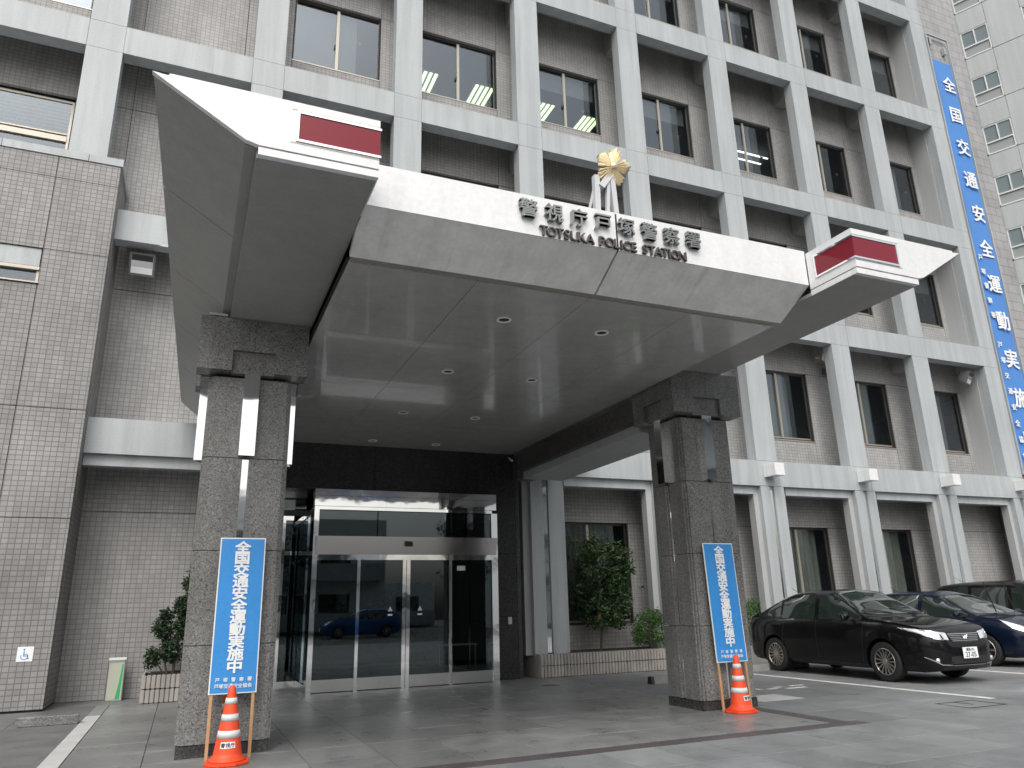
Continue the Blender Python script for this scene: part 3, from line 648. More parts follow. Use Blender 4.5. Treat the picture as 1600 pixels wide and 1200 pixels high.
# ------------------------------------------------------------------ granite columns
def column(xc, label):
    t = empty('granite_column', (xc,-5.5,0)); tag(t, label, 'column', 'granite porch columns')
    hx, hy = .46, .42; zj = [.12, 1.07, 2.04, 3.06, 4.0]
    boxes('base', [(-hx+.015, hx-.015, -hy+.015, hy-.015, 0, .118)], BASE, t)
    n = .055; gw = .05
    def ring(h0, h1):
        def outline():
            o = []
            for (sx, sy) in ((-1,-1),(1,-1),(1,1),(-1,1)):
                pts = [(sx*hx, sy*(hy-n)), (sx*(hx-n*.5), sy*(hy-n)), (sx*(hx-n*.5), sy*(hy-n*.45)), (sx*(hx-n), sy*(hy-n*.45)), (sx*(hx-n), sy*hy)]
                g = [(sx*.036, sy*hy), (sx*.036, sy*(hy-.06))]
                gx = [(sx*hx, sy*gw), (sx*(hx-.06), sy*gw)]
                seq = gx[::-1] + pts + g
                if sx*sy < 0: seq = seq[::-1]
                o += seq
            return o
        return extr(outline(), 'z', h0, h1)
    for a, b in zip(zj, zj[1:]):
        obj('shaft_block', ring(a+.004, b-.004), GRAN, t)
    boxes('core', [(-hx+.08, hx-.08, -hy+.08, hy-.08, .1, 4.1)], BACK, t)
    for (bx) in [(-.035,.035,-hy+.03,-hy+.055),(-.035,.035,hy-.055,hy-.03),(-hx+.03,-hx+.055,-.035,.035),(hx-.055,hx-.03,-.035,.035)]:
        boxes('mirror_strip', [(*bx, .13, 3.05)], CHROME, t)
    for (bx) in [(-.085,.085,-hy-.075,-hy+.05),(-.085,.085,hy-.05,hy+.075),(-hx-.085,-hx+.05,-.085,.085),(hx-.05,hx+.085,-.085,.085)]:
        boxes('mirror_box', [(*bx, 3.08, 4.035)], CHROME, t)
    # stepped cap
    H, D = .605, .54
    boxes('cap_block', [(-H, -.004, -D, D, 4.30, 4.685)], GRAN, t); boxes('cap_block', [(.0, H, -D, D, 4.30, 4.685)], GRAN, t)
    bm = bmesh.new()
    for sx in (-1, 1):
        for sy in (-1, 1):
            a, b = sorted((sx*H, sx*.235)); c, d = sorted((sy*D, sy*.235)); addbox(bm, a, b, c, d, 4.05, 4.299)
    obj('cap_corner', bm, GRAN, t)
    boxes('cap_core', [(-H+.05, H-.05, -D+.05, D-.05, 4.04, 4.298)], GRAN, t) if False else boxes('cap_core', [(-.236,.236,-D+.05,D-.05,4.035,4.298),(-H+.05,-.237,-.234,.234,4.035,4.298),(.237,H-.05,-.234,.234,4.035,4.298)], GRAN, t)
    return t
column(6.525, 'left granite column with mirror strips, behind the nearer orange cone')
column(12.925, 'right granite column with mirror strips, nearest the parked cars')
boxes('cap_trim', [(6.0,6.2,-6.03,-5.0,4.70,4.73)], PAINT2, PS)

# ------------------------------------------------------------------ leaning campaign boards and cones
def board(xl, xr, label, ytop=-5.985, yfoot=-6.13, side=0):
    w_ = xr-xl; t = empty('campaign_board', ((xl+xr)/2, yfoot, 0)); tag(t, label, 'sign board', 'campaign boards leaning on the columns')
    lean = math.atan2(ytop-yfoot, 2.17); t.rotation_euler = (-lean, 0, 0)
    for sx in (-1, 1): boxes('stick', [(sx*(w_/2-.03)-.015, sx*(w_/2-.03)+.015, .012, .035, 0, 2.15)], WOOD, t)
    boxes('frame', [(-w_/2, w_/2, .002, .012, .60, 2.175)], WHITE, t)
    # slightly rippled cloth
    bm = bmesh.new(); nx, nz = 14, 40; V = []
    for i in range(nx+1):
        V.append([bm.verts.new((-w_/2+.012+(w_-.024)*i/nx, -.001-.0022*(1+math.sin(i*1.1+k*.35))*(math.sin(PI*i/nx)), .612+1.55*k/nz)) for k in range(nz+1)])
    for i in range(nx):
        for k in range(nz): bm.faces.new([V[i][k], V[i+1][k], V[i+1][k+1], V[i][k+1]])
    obj('blue_sheet', bm, BLUE, t, smooth=True)
    for i, ch in enumerate('全国交通安全運動実施中'): glyph(ch, .132, .002, .0052, WHITE, t, (.0, -.009, 2.075-.1215*i), 'character', sx=1.25)
    for i, ch in enumerate('戸塚警察署'): glyph(ch, .045, .002, .0008, WHITE, t, ((i-2)*.078, -.008, .735), 'small_character')
    for i, ch in enumerate('戸塚交通安全協会'): glyph(ch, .045, .002, .0008, WHITE, t, ((i-3.5)*.046, -.008, .675), 'small_character')
board(6.335, 6.80, 'blue safety campaign board leaning on the left granite column')
board(12.64, 13.15, 'blue safety campaign board leaning on the right granite column', -5.99, -6.09)
def cone(x, y, txt, label, rz):
    t = empty('traffic_cone', (x,y,0), rz); tag(t, label, 'traffic cone', 'orange cones in front of the boards')
    bm = bmesh.new(); rs = 40
    pts = []
    for i in range(8):
        a = 2*PI*i/8+PI/8; pts.append((.205*math.cos(a)*(1.08), .205*math.sin(a)*1.08))
    bm = extr(pts, 'z', 0, .028); bmesh.ops.bevel(bm, geom=[e for e in bm.edges], offset=.008, segments=2, affect='EDGES'); obj('foot', bm, ORANGE, t)
    def rad(z): return .135 - (.135-.030)*(z-.07)/(.70-.07)
    prof = [(.175,.028),(.168,.05),(.148,.055),(.145,.075),(.133,.08)] + [(rad(z), z) for z in (.1,.3,.5,.62,.68)] + [(.026,.695),(.018,.70),(.0,.70)]
    bm = bmesh.new(); lathe(bm, prof, 32); obj('body', bm, ORANGE, t, smooth=True)
    for (a, b) in ((.235,.30),(.385,.445),(.535,.59)):
        bm = bmesh.new(); lathe(bm, [(rad(a)+.001,a),(rad(a)+.0035,a),(rad(b)+.0035,b),(rad(b)+.001,b)], 32); obj('white_band', bm, BAND, t, smooth=True)
    # label wrapped on the front
    bm = bmesh.new(); n = 10; A = []; B = []
    for i in range(n+1):
        a = -PI/2 + (i/n-.5)*1.15; A.append(bm.verts.new(((rad(.15)+.004)*math.cos(a), (rad(.15)+.004)*math.sin(a), .150))); B.append(bm.verts.new(((rad(.205)+.004)*math.cos(a), (rad(.205)+.004)*math.sin(a), .205)))
    for i in range(n): bm.faces.new([A[i], A[i+1], B[i+1], B[i]])
    obj('label_strip', bm, WHITE, t, smooth=True)
    for i, ch in enumerate(txt):
        da = (i-(len(txt)-1)/2)*.36; a = -PI/2+da; R2 = rad(.178)+.006
        glyph(ch, .042, .001, .0006, BLACKINK, t, (R2*math.cos(a), R2*math.sin(a), .178), 'character', rot=(-.17, 0, da))
cone(6.545, -6.38, '警視庁', 'orange traffic cone with white bands, the nearer, before the left board', math.radians(-4))
cone(12.83, -6.22, '警視庁', 'orange traffic cone with white bands before the right board', math.radians(18))

# ------------------------------------------------------------------ long vertical banner on the tower
BN = empty('hanging_banner', (29.88,.0,4.9)); tag(BN, 'very tall blue banner with white characters in a rail frame on the tower', 'banner')
X0, X1 = 29.36-29.88, 30.47-29.88
bm = bmesh.new(); nx, nz = 6, 60; V = []
for i in range(nx+1): V.append([bm.verts.new((X0+.05+(X1-X0-.10)*i/nx, .02*math.sin(k*.31+i*.4), .05+15.3*k/nz)) for k in range(nz+1)])
for i in range(nx):
    for k in range(nz): bm.faces.new([V[i][k], V[i+1][k], V[i+1][k+1], V[i][k+1]])
obj('blue_cloth', bm, BLUEB, BN, smooth=True)
boxes('rail', [(X0-.03,X0+.01,-.03,.03,0,16.45),(X1-.01,X1+.03,-.03,.03,0,16.45),(X0,X1,-.03,.03,16.42,16.47),(X0,X1,-.03,.03,0,.05)], PAINT, BN)
boxes('top_bracket', [(X0+.1,X0+.22,-.03,.08,16.0,16.3),(X1-.3,X1-.18,-.03,.08,15.75,16.05)], STEEL, BN)
for i, ch in enumerate('全国交通安全運動実施中'): glyph(ch, .68, .01, .016, WHITE, BN, (30.0-29.88, -.035, 19.24-1.318*i-4.9), 'character', sx=.95)
for i, ch in enumerate('戸塚警察署　戸塚交通安全協会'):
    if ch != '　': glyph(ch, .22, .01, .005, WHITE, BN, (29.58-29.88, -.035, 12.25-.52*i-4.9), 'small_character')

# ------------------------------------------------------------------ wall lights, floodlights and small fittings
for i in range(5, 10):
    x = pier_x(i)+.33
    t = boxes('wall_light', [(x-.15, x+.15, -.42, -.002, 4.37, 4.68)], FASCIA, bev=.006)
    tag(t, ['white cube light on the beam beside the right column','white cube light on the beam, first right of the right column','white cube light on the beam, second right of the right column','white cube light on the beam, third right of the right column','white cube light on the beam at the right picture edge'][i-5], 'wall light', 'white cube lights on the lowest beam')
def flood(loc, sz, rz, rx, m, label):
    t = empty('floodlight', loc, rz); t.rotation_euler = (rx, 0, rz); tag(t, label, 'floodlight', 'floodlights on the facade')
    a, b, c = sz; bm = extr([(-b/2,-c/2),(b/2,-c*.3),(b/2,c*.3),(-b/2,c/2)], 'x', -a/2, a/2); bmesh.ops.bevel(bm, geom=list(bm.edges), offset=.01, segments=1, affect='EDGES'); obj('housing', bm, m, t)
    boxes('lens', [(-a*.42,a*.42,-b/2-.006,-b/2-.001,-c*.40,c*.40)], CHROME if m is FIX_GREY else PLASTIC, t)
    if m is FIX_GREY: boxes('reflector', [(-a*.41,a*.41,-b/2-.0085,-b/2-.0065,-c*.40,-c*.12)], WHITE, t); boxes('shade_glass', [(-a*.41,a*.41,-b/2-.0085,-b/2-.0065,c*.16,c*.40)], PLASTIC, t)
    boxes('rim', [(-a*.5,a*.5,-b/2-.01,-b/2+.01,c*.42,c*.5),(-a*.5,a*.5,-b/2-.01,-b/2+.01,-c*.5,-c*.42),(-a*.5,-a*.43,-b/2-.01,-b/2+.01,-c*.42,c*.42),(a*.43,a*.5,-b/2-.01,-b/2+.01,-c*.42,c*.42)], m, t)
    boxes('bracket', [(-.03,.03,b/2,b/2+.25,-.02,.02)], m, t)
flood((4.67,.42,8.04), (.46,.24,.45), 0, math.radians(24), FIX_GREY, 'square grey floodlight under the beam on the left recessed wall')
flood((22.55,.36,8.02), (.42,.36,.34), math.radians(28), math.radians(15), FIX_BEIGE, 'beige box floodlight under the beam right of the canopy')
flood((28.15,.36,8.0), (.40,.26,.42), math.radians(20), math.radians(25), FIX_GREY, 'grey floodlight under the beam near the right end pier')
t = boxes('wall_vent', [(22.72,22.95,.72,.92,7.70,7.90)], FIX_GREY, bev=.02); tag(t, 'small dark grey box fixed on the tile below the beige floodlight', 'wall box')
bm = bmesh.new()
pts = [Vector(p) for p in [(4.75,.30,8.44),(4.92,.05,8.33),(5.05,-.02,8.30),(5.35,-.02,8.30),(5.7,-.02,8.18),(6.1,-.02,7.95)]]
for a, b in zip(pts, pts[1:]): tube(bm, a, b, .012, n=6)
o = obj('cable', bm, WHITE); tag(o, 'white cable drooping from the beam beside the left floodlight', 'cable')
# accessible sign
t = empty('accessible_sign', (3.81,-.35,.745)); tag(t, 'small white plate with a blue wheelchair symbol on the left wall', 'sign')
boxes('plate', [(-.11,.11,-.008,-.001,0,.22)], WHITE, t)
bm = bmesh.new(); n = 18
for i in range(n):
    a0, a1 = -PI*1.15+i*(PI*1.35)/n, -PI*1.15+(i+1)*(PI*1.35)/n
    v = [bm.verts.new((-.005+r_*math.cos(a), -.010, .075+r_*math.sin(a))) for a, r_ in ((a0,.052),(a1,.052),(a1,.042),(a0,.042))]; bm.faces.new(v)
for bx in [(-.022,-.010,.08,.16),(-.022,.03,.105,.115),(-.02,.045,.078,.09),(.035,.045,.045,.09),(.035,.065,.038,.048)]:
    v = [bm.verts.new(p) for p in ((bx[0],-.010,bx[2]),(bx[1],-.010,bx[2]),(bx[1],-.010,bx[3]),(bx[0],-.010,bx[3]))]; bm.faces.new(v)
ring = [bm.verts.new((-.016+.013*math.cos(a), -.010, .178+.013*math.sin(a))) for a in [2*PI*i/12 for i in range(12)]]; bm.faces.new(ring)
obj('wheelchair_symbol', bm, BLUE, t)
GREEN = mat('green_stripe', (.04,.42,.16), .4); CREAM = mat('cream_panel', (.50,.53,.43), .4)
t = empty('guide_box', (5.06,.60,0)); tag(t, 'upright cream guide box with green stripe at the recessed left wall', 'sign box')
boxes('body', [(-.13,.13,0,.12,0,.66)], STEEL, t, bev=.005); boxes('face', [(-.115,.115,-.006,-.001,.02,.62)], CREAM, t); boxes('top_cap', [(-.135,.135,-.01,.125,.662,.70)], WHITE, t)
bm = extr([(.02,.03),(.09,.03),(.105,.60),(.085,.60),(.06,.3)], 'y', -.009, -.007); obj('green_stripe', bm, GREEN, t)

# ------------------------------------------------------------------ vegetation
def leaves(bm, c, r, n, size, rnd):
    for _ in range(n):
        while True:
            p = Vector((rnd.uniform(-1,1), rnd.uniform(-1,1), rnd.uniform(-1,1)))
            if .25 < p.length < 1: break
        q_ = Vector((c[0]+p.x*r[0], c[1]+p.y*r[1], c[2]+p.z*r[2])); d = Vector((rnd.gauss(0,1), rnd.gauss(0,1), rnd.gauss(0,.6)-.3)).normalized()
        s_ = d.orthogonal().normalized(); s_ = Matrix.Rotation(rnd.uniform(0,6.28), 3, d) @ s_; L_ = size*rnd.uniform(.7,1.35); W_ = L_*.42
        v = [bm.verts.new(x) for x in (q_, q_+d*L_*.5+s_*W_*.5, q_+d*L_, q_+d*L_*.5-s_*W_*.5)]; bm.faces.new(v)
def tree(name, loc, clumps, leaf, size, trunk, label, cat, m, seed=1, group=None):
    rnd = random.Random(seed); t = empty(name, loc); tag(t, label, cat, group)
    bm = bmesh.new()
    for (c, r, n) in clumps: leaves(bm, c, r, n, size, rnd)
    me = bpy.data.meshes.new('crown'); bm.to_mesh(me); bm.free(); obj('crown', me, m, t)
    bm = bmesh.new()
    for (a, b, r0_, r1_) in trunk: tube(bm, a, b, r0_, r1_, 7)
    obj('trunk', bm, BARK, t); return t
rn = random.Random(3)
cl = []
for i in range(120):
    z = rn.uniform(.55, 2.35); f_ = 1-abs(z-1.5)/1.6
    cl.append(((rn.uniform(-.72,.78)*f_+.15*(z-1.4)*-.4, rn.uniform(-.35,.35), z), (.17,.17,.13), 70))
cl += [((-.78,-.1,2.35),(.16,.1,.12),40), ((.85,0,2.05),(.06,.06,.10),14), ((1.0,0,1.3),(.08,.05,.04),8),((-.15,0,2.5),(.2,.12,.1),45)]
tree('planter_tree', (14.62,.38,.42), cl, 0, .085, [((-.12,0,0),(-.08,0,.35),.03,.026),((-.08,0,.35),(-.2,0,1.1),.026,.016),((-.08,0,.35),(.2,0,1.2),.02,.012),((-.2,0,1.1),(-.5,0,1.9),.015,.006),((.2,0,1.2),(.5,0,1.9),.012,.005),((-.1,0,.8),(.05,.1,2.0),.016,.006)], 'small leafy tree in the ribbed planter beside the right column', 'tree', LEAF, 5)
o = boxes('tree_tag', [(14.42,14.50,.28,.30,.93,1.20)], mat('yellow_card', (.42,.27,.05), .7)); tag(o, 'small yellow card tied to the trunk of the planter tree', 'card')
def bush(loc, r, n, label, m=LEAFB, size=.05, seed=2):
    rnd = random.Random(seed); c = []
    for i in range(26):
        a, e = rnd.uniform(0,2*PI), rnd.uniform(-.9,1.4); c.append(((r[0]*.75*math.cos(a)*math.cos(e), r[1]*.75*math.sin(a)*math.cos(e), r[2]*(.55+.4*math.sin(e))), (r[0]*.34,r[1]*.34,r[2]*.24), n//26))
    return tree('shrub', loc, c, 0, size, [((0,0,0),(0,0,r[2]),.02,.008),((0,0,.05),(r[0]*.4,0,r[2]*.8),.012,.005),((0,0,.05),(-r[0]*.4,0,r[2]*.8),.012,.005)], label, 'shrub', m, seed)
bush((15.62,.15,.42), (.45,.34,.78), 3600, 'round green shrub in the planter right of the small tree', LEAFB, .05, 4)
bush((18.85,.45,.30), (.62,.35,1.0), 3600, 'clipped green hedge bush behind the rear of the black sedan', LEAFB, .045, 8)
t = boxes('hedge_planter', [(17.9,22.0,.2,.9,0,.35)], CONC); tag(t, 'low concrete planting bed behind the black sedan', 'planter')
cl = []; rn = random.Random(11)
for (x, z, k, rx, rz_) in [(-.22,.28,22,.10,.13),(-.13,.74,26,.13,.14),(-.10,.95,12,.06,.09),(.05,.40,34,.17,.24),(.16,.78,34,.13,.22),(.18,1.15,30,.17,.17),(.27,1.45,22,.14,.16),(.33,1.75,18,.12,.14),(.38,2.02,16,.08,.14)]:
    for q_ in range(k//2+2): cl.append(((x+rn.uniform(-.08,.08), rn.uniform(-.12,.12), z+rn.uniform(-.08,.08)), (rx*.8,.12,rz_*.8), 70))
tree('conifer_shrub', (5.86,.25,.42), cl, 0, .06, [((.1,0,0),(.15,0,1.0),.025,.015),((.15,0,1.0),(.38,0,2.1),.015,.005),((0,0,0),(-.2,0,.9),.02,.008),((-.05,0,0),(-.3,0,.4),.012,.006)], 'dark narrow conifer shrub in the planter behind the left column', 'shrub', LEAFD, 9)

# ------------------------------------------------------------------ parked cars
def crom(keys, x):
    """smooth interpolation through (x, value) keys"""
    ks = sorted(keys); 
    if x <= ks[0][0]: return ks[0][1]
    if x >= ks[-1][0]: return ks[-1][1]
    for i in range(len(ks)-1):
        if ks[i][0] <= x <= ks[i+1][0]: break
    x0, y0 = ks[i]; x1, y1 = ks[i+1]; h = x1-x0; t = (x-x0)/h
    def sl(j):
        if j == 0: return (ks[1][1]-ks[0][1])/(ks[1][0]-ks[0][0])
        if j == len(ks)-1: return (ks[-1][1]-ks[-2][1])/(ks[-1][0]-ks[-2][0])
        a = (ks[j][1]-ks[j-1][1])/(ks[j][0]-ks[j-1][0]); b = (ks[j+1][1]-ks[j][1])/(ks[j+1][0]-ks[j][0])
        return 0 if a*b <= 0 else 2*a*b/(a+b)
    m0, m1 = sl(i)*h, sl(i+1)*h
    return y0*(2*t**3-3*t*t+1)+m0*(t**3-2*t*t+t)+y1*(-2*t**3+3*t*t)+m1*(t**3-t*t)
SED = dict(L=2.28, zt=[(-2.29,.62),(-2.26,.88),(-2.15,1.02),(-1.80,1.09),(-1.55,1.21),(-1.15,1.39),(-.75,1.48),(-.25,1.505),(.12,1.48),(.45,1.345),(.8,1.155),(1.08,1.01),(1.5,.955),(1.95,.885),(2.15,.82),(2.25,.735),(2.29,.56)],
  zb=[(-2.29,.6),(-2.2,.9),(-1.8,1.0),(-1.0,.985),(0,.95),(.9,.93),(1.3,.92),(1.9,.84),(2.2,.73),(2.29,.53)],
  W=[(-2.29,.56),(-2.22,.71),(-2.0,.81),(-1.5,.845),(0,.85),(1.3,.85),(1.75,.83),(2.05,.755),(2.2,.63),(2.29,.42)], zl=[(-2.29,.34),(-2.1,.22),(-1.7,.19),(1.7,.19),(2.15,.20),(2.29,.30)], roofw=.64)
HAT = dict(L=2.15, zt=[(-2.15,.6),(-2.12,.95),(-2.0,1.22),(-1.6,1.40),(-.9,1.50),(-.3,1.50),(.15,1.43),(.6,1.25),(1.0,1.07),(1.25,.98),(1.6,.92),(1.95,.80),(2.1,.66),(2.16,.5)],
  zb=[(-2.15,.6),(-2.05,.98),(-1.5,1.0),(-1.0,.97),(0,.93),(.9,.92),(1.3,.90),(1.8,.80),(2.05,.68),(2.16,.5)],
  W=[(-2.15,.6),(-2.05,.76),(-1.8,.83),(-1.3,.86),(1.2,.86),(1.6,.83),(1.9,.76),(2.05,.64),(2.16,.42)], zl=[(-2.15,.34),(-2.0,.22),(-1.6,.19),(1.6,.19),(2.05,.2),(2.16,.3)], roofw=.62)
VAN = dict(L=2.3, zt=[(-2.3,.6),(-2.28,1.1),(-2.15,1.55),(-1.9,1.68),(-1.2,1.73),(-.3,1.73),(.35,1.65),(.8,1.42),(1.2,1.18),(1.5,1.05),(1.85,.96),(2.15,.84),(2.26,.7),(2.31,.5)],
  zb=[(-2.3,.6),(-2.2,1.05),(-1.5,1.03),(0,1.0),(1.0,.98),(1.5,.95),(2.0,.82),(2.2,.7),(2.31,.5)],
  W=[(-2.3,.66),(-2.2,.80),(-1.9,.865),(1.3,.87),(1.7,.84),(2.05,.75),(2.2,.62),(2.31,.42)], zl=[(-2.3,.34),(-2.1,.22),(-1.7,.2),(1.7,.2),(2.15,.21),(2.31,.32)], roofw=.68)
def paint(name, c):
    m = mat(name, c, .45, .0, .12, coat=.75); bsdf(m).inputs['Coat Roughness'].default_value = .03; bsdf(m).inputs['Coat IOR'].default_value = 1.4; return m
def car(sp, loc, rz, body_mat, label, wb=(-1.35,1.35), wr=.315, spokes=15, plate=None, wipers_up=False, van=False):
    t = empty('parked_car', loc, rz); tag(t, label, 'car', 'cars parked along the building')
    bm = bmesh.new(); nst = 74; Lh = sp['L']; rows = []
    xs = [-Lh-.01+(2*Lh+.02)*i/(nst-1) for i in range(nst)]
    def ring(x):
        zt, zb, W_, zl = crom(sp['zt'], x), crom(sp['zb'], x), crom(sp['W'], x), crom(sp['zl'], x)
        zb = min(zb, zt-.03); c = max(0, min(1, (zt-zb)/.45)); wr_ = W_*(.93-c*(.93-sp['roofw']/.85))
        h = zt-zb
        half = [(0,zl),(W_*.6,zl),(W_*.9,zl+.01),(W_*.97,zl+.07),(W_*.985,zl+(zb-zl)*.3),(W_*1.0,zl+(zb-zl)*.55),(W_*.995,zl+(zb-zl)*.78),(W_*.965,zb-.03),(W_*.93,zb+.0*h),
                (wr_+(W_*.92-wr_)*.72, zb+h*.30),(wr_+(W_*.92-wr_)*.38, zb+h*.62),(wr_, zb+h*.86),(wr_*.88, zb+h*.955),(wr_*.6, zt-.004),(0,zt+.012)]
        return half
    for x in xs:
        hf = ring(x); row = [bm.verts.new((x, y, z)) for y, z in hf]; row += [bm.verts.new((x, -y, z)) for y, z in hf[-2:0:-1]]; rows.append(row)
    n = len(rows[0])
    for a, b in zip(rows, rows[1:]):
        for i in range(n): bm.faces.new([a[i], a[(i+1) % n], b[(i+1) % n], b[i]])
    bm.faces.new(rows[0]); bm.faces.new(rows[-1][::-1])
    me = mesh_from(bm, 'body')
    tree_ = BVHTree.FromPolygons([v.co.copy() for v in me.vertices], [tuple(p.vertices) for p in me.polygons])
    body = obj('body', me, body_mat, t, smooth=True)
    # wheel arches cut out
    cut = bmesh.new()
    for wx in wb:
        for s_ in (-1, 1):
            lathe(cut, [(0,s_*.56),(wr+.055,s_*.56),(wr+.055,s_*1.1),(0,s_*1.1)], 32, 'y', (wx,0,wr))
    bmesh.ops.remove_doubles(cut, verts=cut.verts, dist=1e-5)
    co = obj('cutter', cut); md = body.modifiers.new('b', 'BOOLEAN'); md.object = co; md.operation = 'DIFFERENCE'; md.solver = 'EXACT'
    co.parent = t; bpy.context.view_layer.update()
    me2 = bpy.data.meshes.new_from_object(body.evaluated_get(bpy.context.evaluated_depsgraph_get())); body.modifiers.clear(); body.data = me2; me2.name = 'body'
    me2.polygons.foreach_set('use_smooth', [True]*len(me2.polygons))
    try: me2.set_sharp_from_angle(angle=math.radians(35))
    except Exception: pass
    bpy.data.objects.remove(co)
    def patch(name, top, bot, direc, m, off=.004, nu=14, nv=6, par=None, start=3.0, smooth=True):
        """patch of the body surface between a top and a bottom line of 3D guide points, pressed onto the body along direc"""
        d = Vector(direc).normalized(); bm = bmesh.new(); G = []
        def along(line, u):
            p = u*(len(line)-1); i = min(int(p), len(line)-2); return Vector(line[i]).lerp(Vector(line[i+1]), p-i)
        for i in range(nu+1):
            col = []
            for k in range(nv+1):
                p = along(bot, i/nu).lerp(along(top, i/nu), k/nv); hit = tree_.ray_cast(p-d*start, d)
                if hit[0] is None: hit = tree_.find_nearest(p); q = hit[0]
                else: q = hit[0]
                col.append(bm.verts.new(q-d*off))
            G.append(col)
        for i in range(nu):
            for k in range(nv): bm.faces.new([G[i][k], G[i+1][k], G[i+1][k+1], G[i][k+1]])
        return obj(name, bm, m, par or t, smooth=smooth)
    PG = CG
    if sp is SED:
        front = ([(-.10,0,1.42),(.28,0,1.37),(.62,0,1.20),(.94,0,1.02)], [(-.10,0,.985),(.28,0,.985),(.62,0,.98),(.92,0,.97)])
        rear = ([(-1.08,0,1.365),(-.75,0,1.425),(-.20,0,1.425)], [(-1.08,0,1.0),(-.75,0,.99),(-.20,0,.985)])
        quart = ([(-1.52,0,1.12),(-1.38,0,1.23),(-1.14,0,1.345)], [(-1.52,0,1.05),(-1.38,0,1.03),(-1.14,0,1.02)])
        ws = (.14,.98); 
    elif sp is HAT:
        front = ([(-.10,0,1.40),(.28,0,1.33),(.70,0,1.17),(1.02,0,1.02)], [(-.10,0,.97),(.28,0,.965),(.70,0,.96),(1.02,0,.96)])
        rear = ([(-1.25,0,1.40),(-.75,0,1.42),(-.20,0,1.415)], [(-1.25,0,1.0),(-.75,0,.99),(-.20,0,.975)])
        quart = ([(-1.75,0,1.22),(-1.5,0,1.33),(-1.32,0,1.38)], [(-1.75,0,1.08),(-1.5,0,1.03),(-1.32,0,1.01)]); ws = (.25,1.16)
    else:
        front = ([(.05,0,1.62),(.40,0,1.54),(.85,0,1.32),(1.2,0,1.10)], [(.05,0,1.04),(.40,0,1.03),(.85,0,1.02),(1.2,0,1.02)])
        rear = ([(-1.0,0,1.64),(-.5,0,1.645),(-.05,0,1.635)], [(-1.0,0,1.06),(-.5,0,1.05),(-.05,0,1.04)])
        quart = ([(-2.0,0,1.52),(-1.6,0,1.60),(-1.1,0,1.635)], [(-2.0,0,1.12),(-1.6,0,1.08),(-1.1,0,1.065)]); ws = (.42,1.38)
    for s_ in (-1, 1):
        for nm, (tp, bt) in (('front_window', front), ('rear_window', rear), ('quarter_window', quart)):
            patch(nm, [(x, s_*2, z) for x, y, z in tp], [(x, s_*2, z) for x, y, z in bt], (0,-s_,0), PG, .003, start=0)
    a, b = ws; wt = sp['roofw']*.93
    patch('windscreen', [(a,-wt,3),(a+.03,-wt*.5,3),(a+.04,0,3),(a+.03,wt*.5,3),(a,wt,3)], [(b-.10,-.70,3),(b-.02,-.4,3),(b,0,3),(b-.02,.4,3),(b-.10,.70,3)], (0,0,-1), PG, .004, 20, 14, start=0)
    a = -1.12 if sp is SED else (-1.95 if sp is HAT else -2.24)
    if sp is SED: patch('rear_screen', [(-1.05,-.5,3),(-1.05,.5,3)], [(-1.66,-.58,3),(-1.70,0,3),(-1.66,.58,3)], (0,0,-1), PG, .004, 14, 10, start=0)
    # bonnet shut line, door lines
    def seam(p0, p1, dirc, w_=.006):
        p0, p1 = Vector(p0), Vector(p1); d = (p1-p0).normalized(); sd_ = d.cross(Vector(dirc)).normalized()*w_
        patch('panel_gap', [p0+sd_, p1+sd_], [p0-sd_, p1-sd_], dirc, PLASTIC, .0015, 16, 1, start=0 if abs(dirc[1]) or abs(dirc[2]) else 3)
    for s_ in (-1, 1):
        for x0, x1 in ((-.15,-.15),(1.0,.90),(-1.0,-1.15)): seam((x0, s_*2, .97), (x1, s_*2, .30), (0,-s_,0))
    zc = crom(sp['zb'], 1.9)
    Ln = sp['L']
    # lights, grille, plate on the nose
    for s_ in (-1, 1):
        y0, y1 = .40, .80
        if sp is SED:
            h = patch('headlight', [(3,s_*.37,.775),(3,s_*.55,.80),(3,s_*.70,.83),(3,s_*.80,.86)], [(3,s_*.36,.665),(3,s_*.55,.685),(3,s_*.70,.735),(3,s_*.80,.82)], (-1,0,0), HL, .006, 16, 6, start=0)
            patch('lamp_trim', [(3,s_*.47,.755),(3,s_*.62,.775)], [(3,s_*.47,.66),(3,s_*.62,.69)], (-1,0,0), CHROME, .009, 6, 4, h, 0)
            bmf = bmesh.new(); lathe(bmf, [(0.001,.03),(.033,.028),(.040,.0)], 20, 'x', (tree_.ray_cast(Vector((3,s_*.60,.36)), Vector((-1,0,0)))[0].x-.012, s_*.60, .36), False); obj('fog_lamp', bmf, HL, t, smooth=True)
            patch('fog_trim', [(3,s_*.38,.295),(3,s_*.56,.305),(3,s_*.74,.42)], [(3,s_*.38,.285),(3,s_*.56,.292),(3,s_*.74,.405)], (-1,0,0), CHROME, .012, 12, 1, start=0)
        else:
            patch('headlight', [(3,s_*.44,.74),(3,s_*.60,.80),(3,s_*.74,.90)], [(3,s_*.44,.64),(3,s_*.60,.66),(3,s_*.74,.74)], (-1,0,0), HL, .008, 14, 6, start=0)
        patch('tail_lamp', [(-3,s_*.45,.90),(-3,s_*.72,.92)] if not van else [(-3,s_*.66,1.60),(-3,s_*.74,1.60)], [(-3,s_*.45,.76),(-3,s_*.72,.76)] if not van else [(-3,s_*.70,1.10),(-3,s_*.80,1.12)], (1,0,0), RED, .01, 8, 6, start=0)
        if van: patch('tail_lamp', [(-2.25,s_*2,1.60),(-2.13,s_*2,1.62)], [(-2.27,s_*2,1.15),(-2.17,s_*2,1.15)], (0,-s_,0), RED, .01, 4, 8, start=0)
        # door mirror
        mx = ws[1]-.28; mz = crom(sp['zb'], mx)+.07; bmf = bmesh.new()
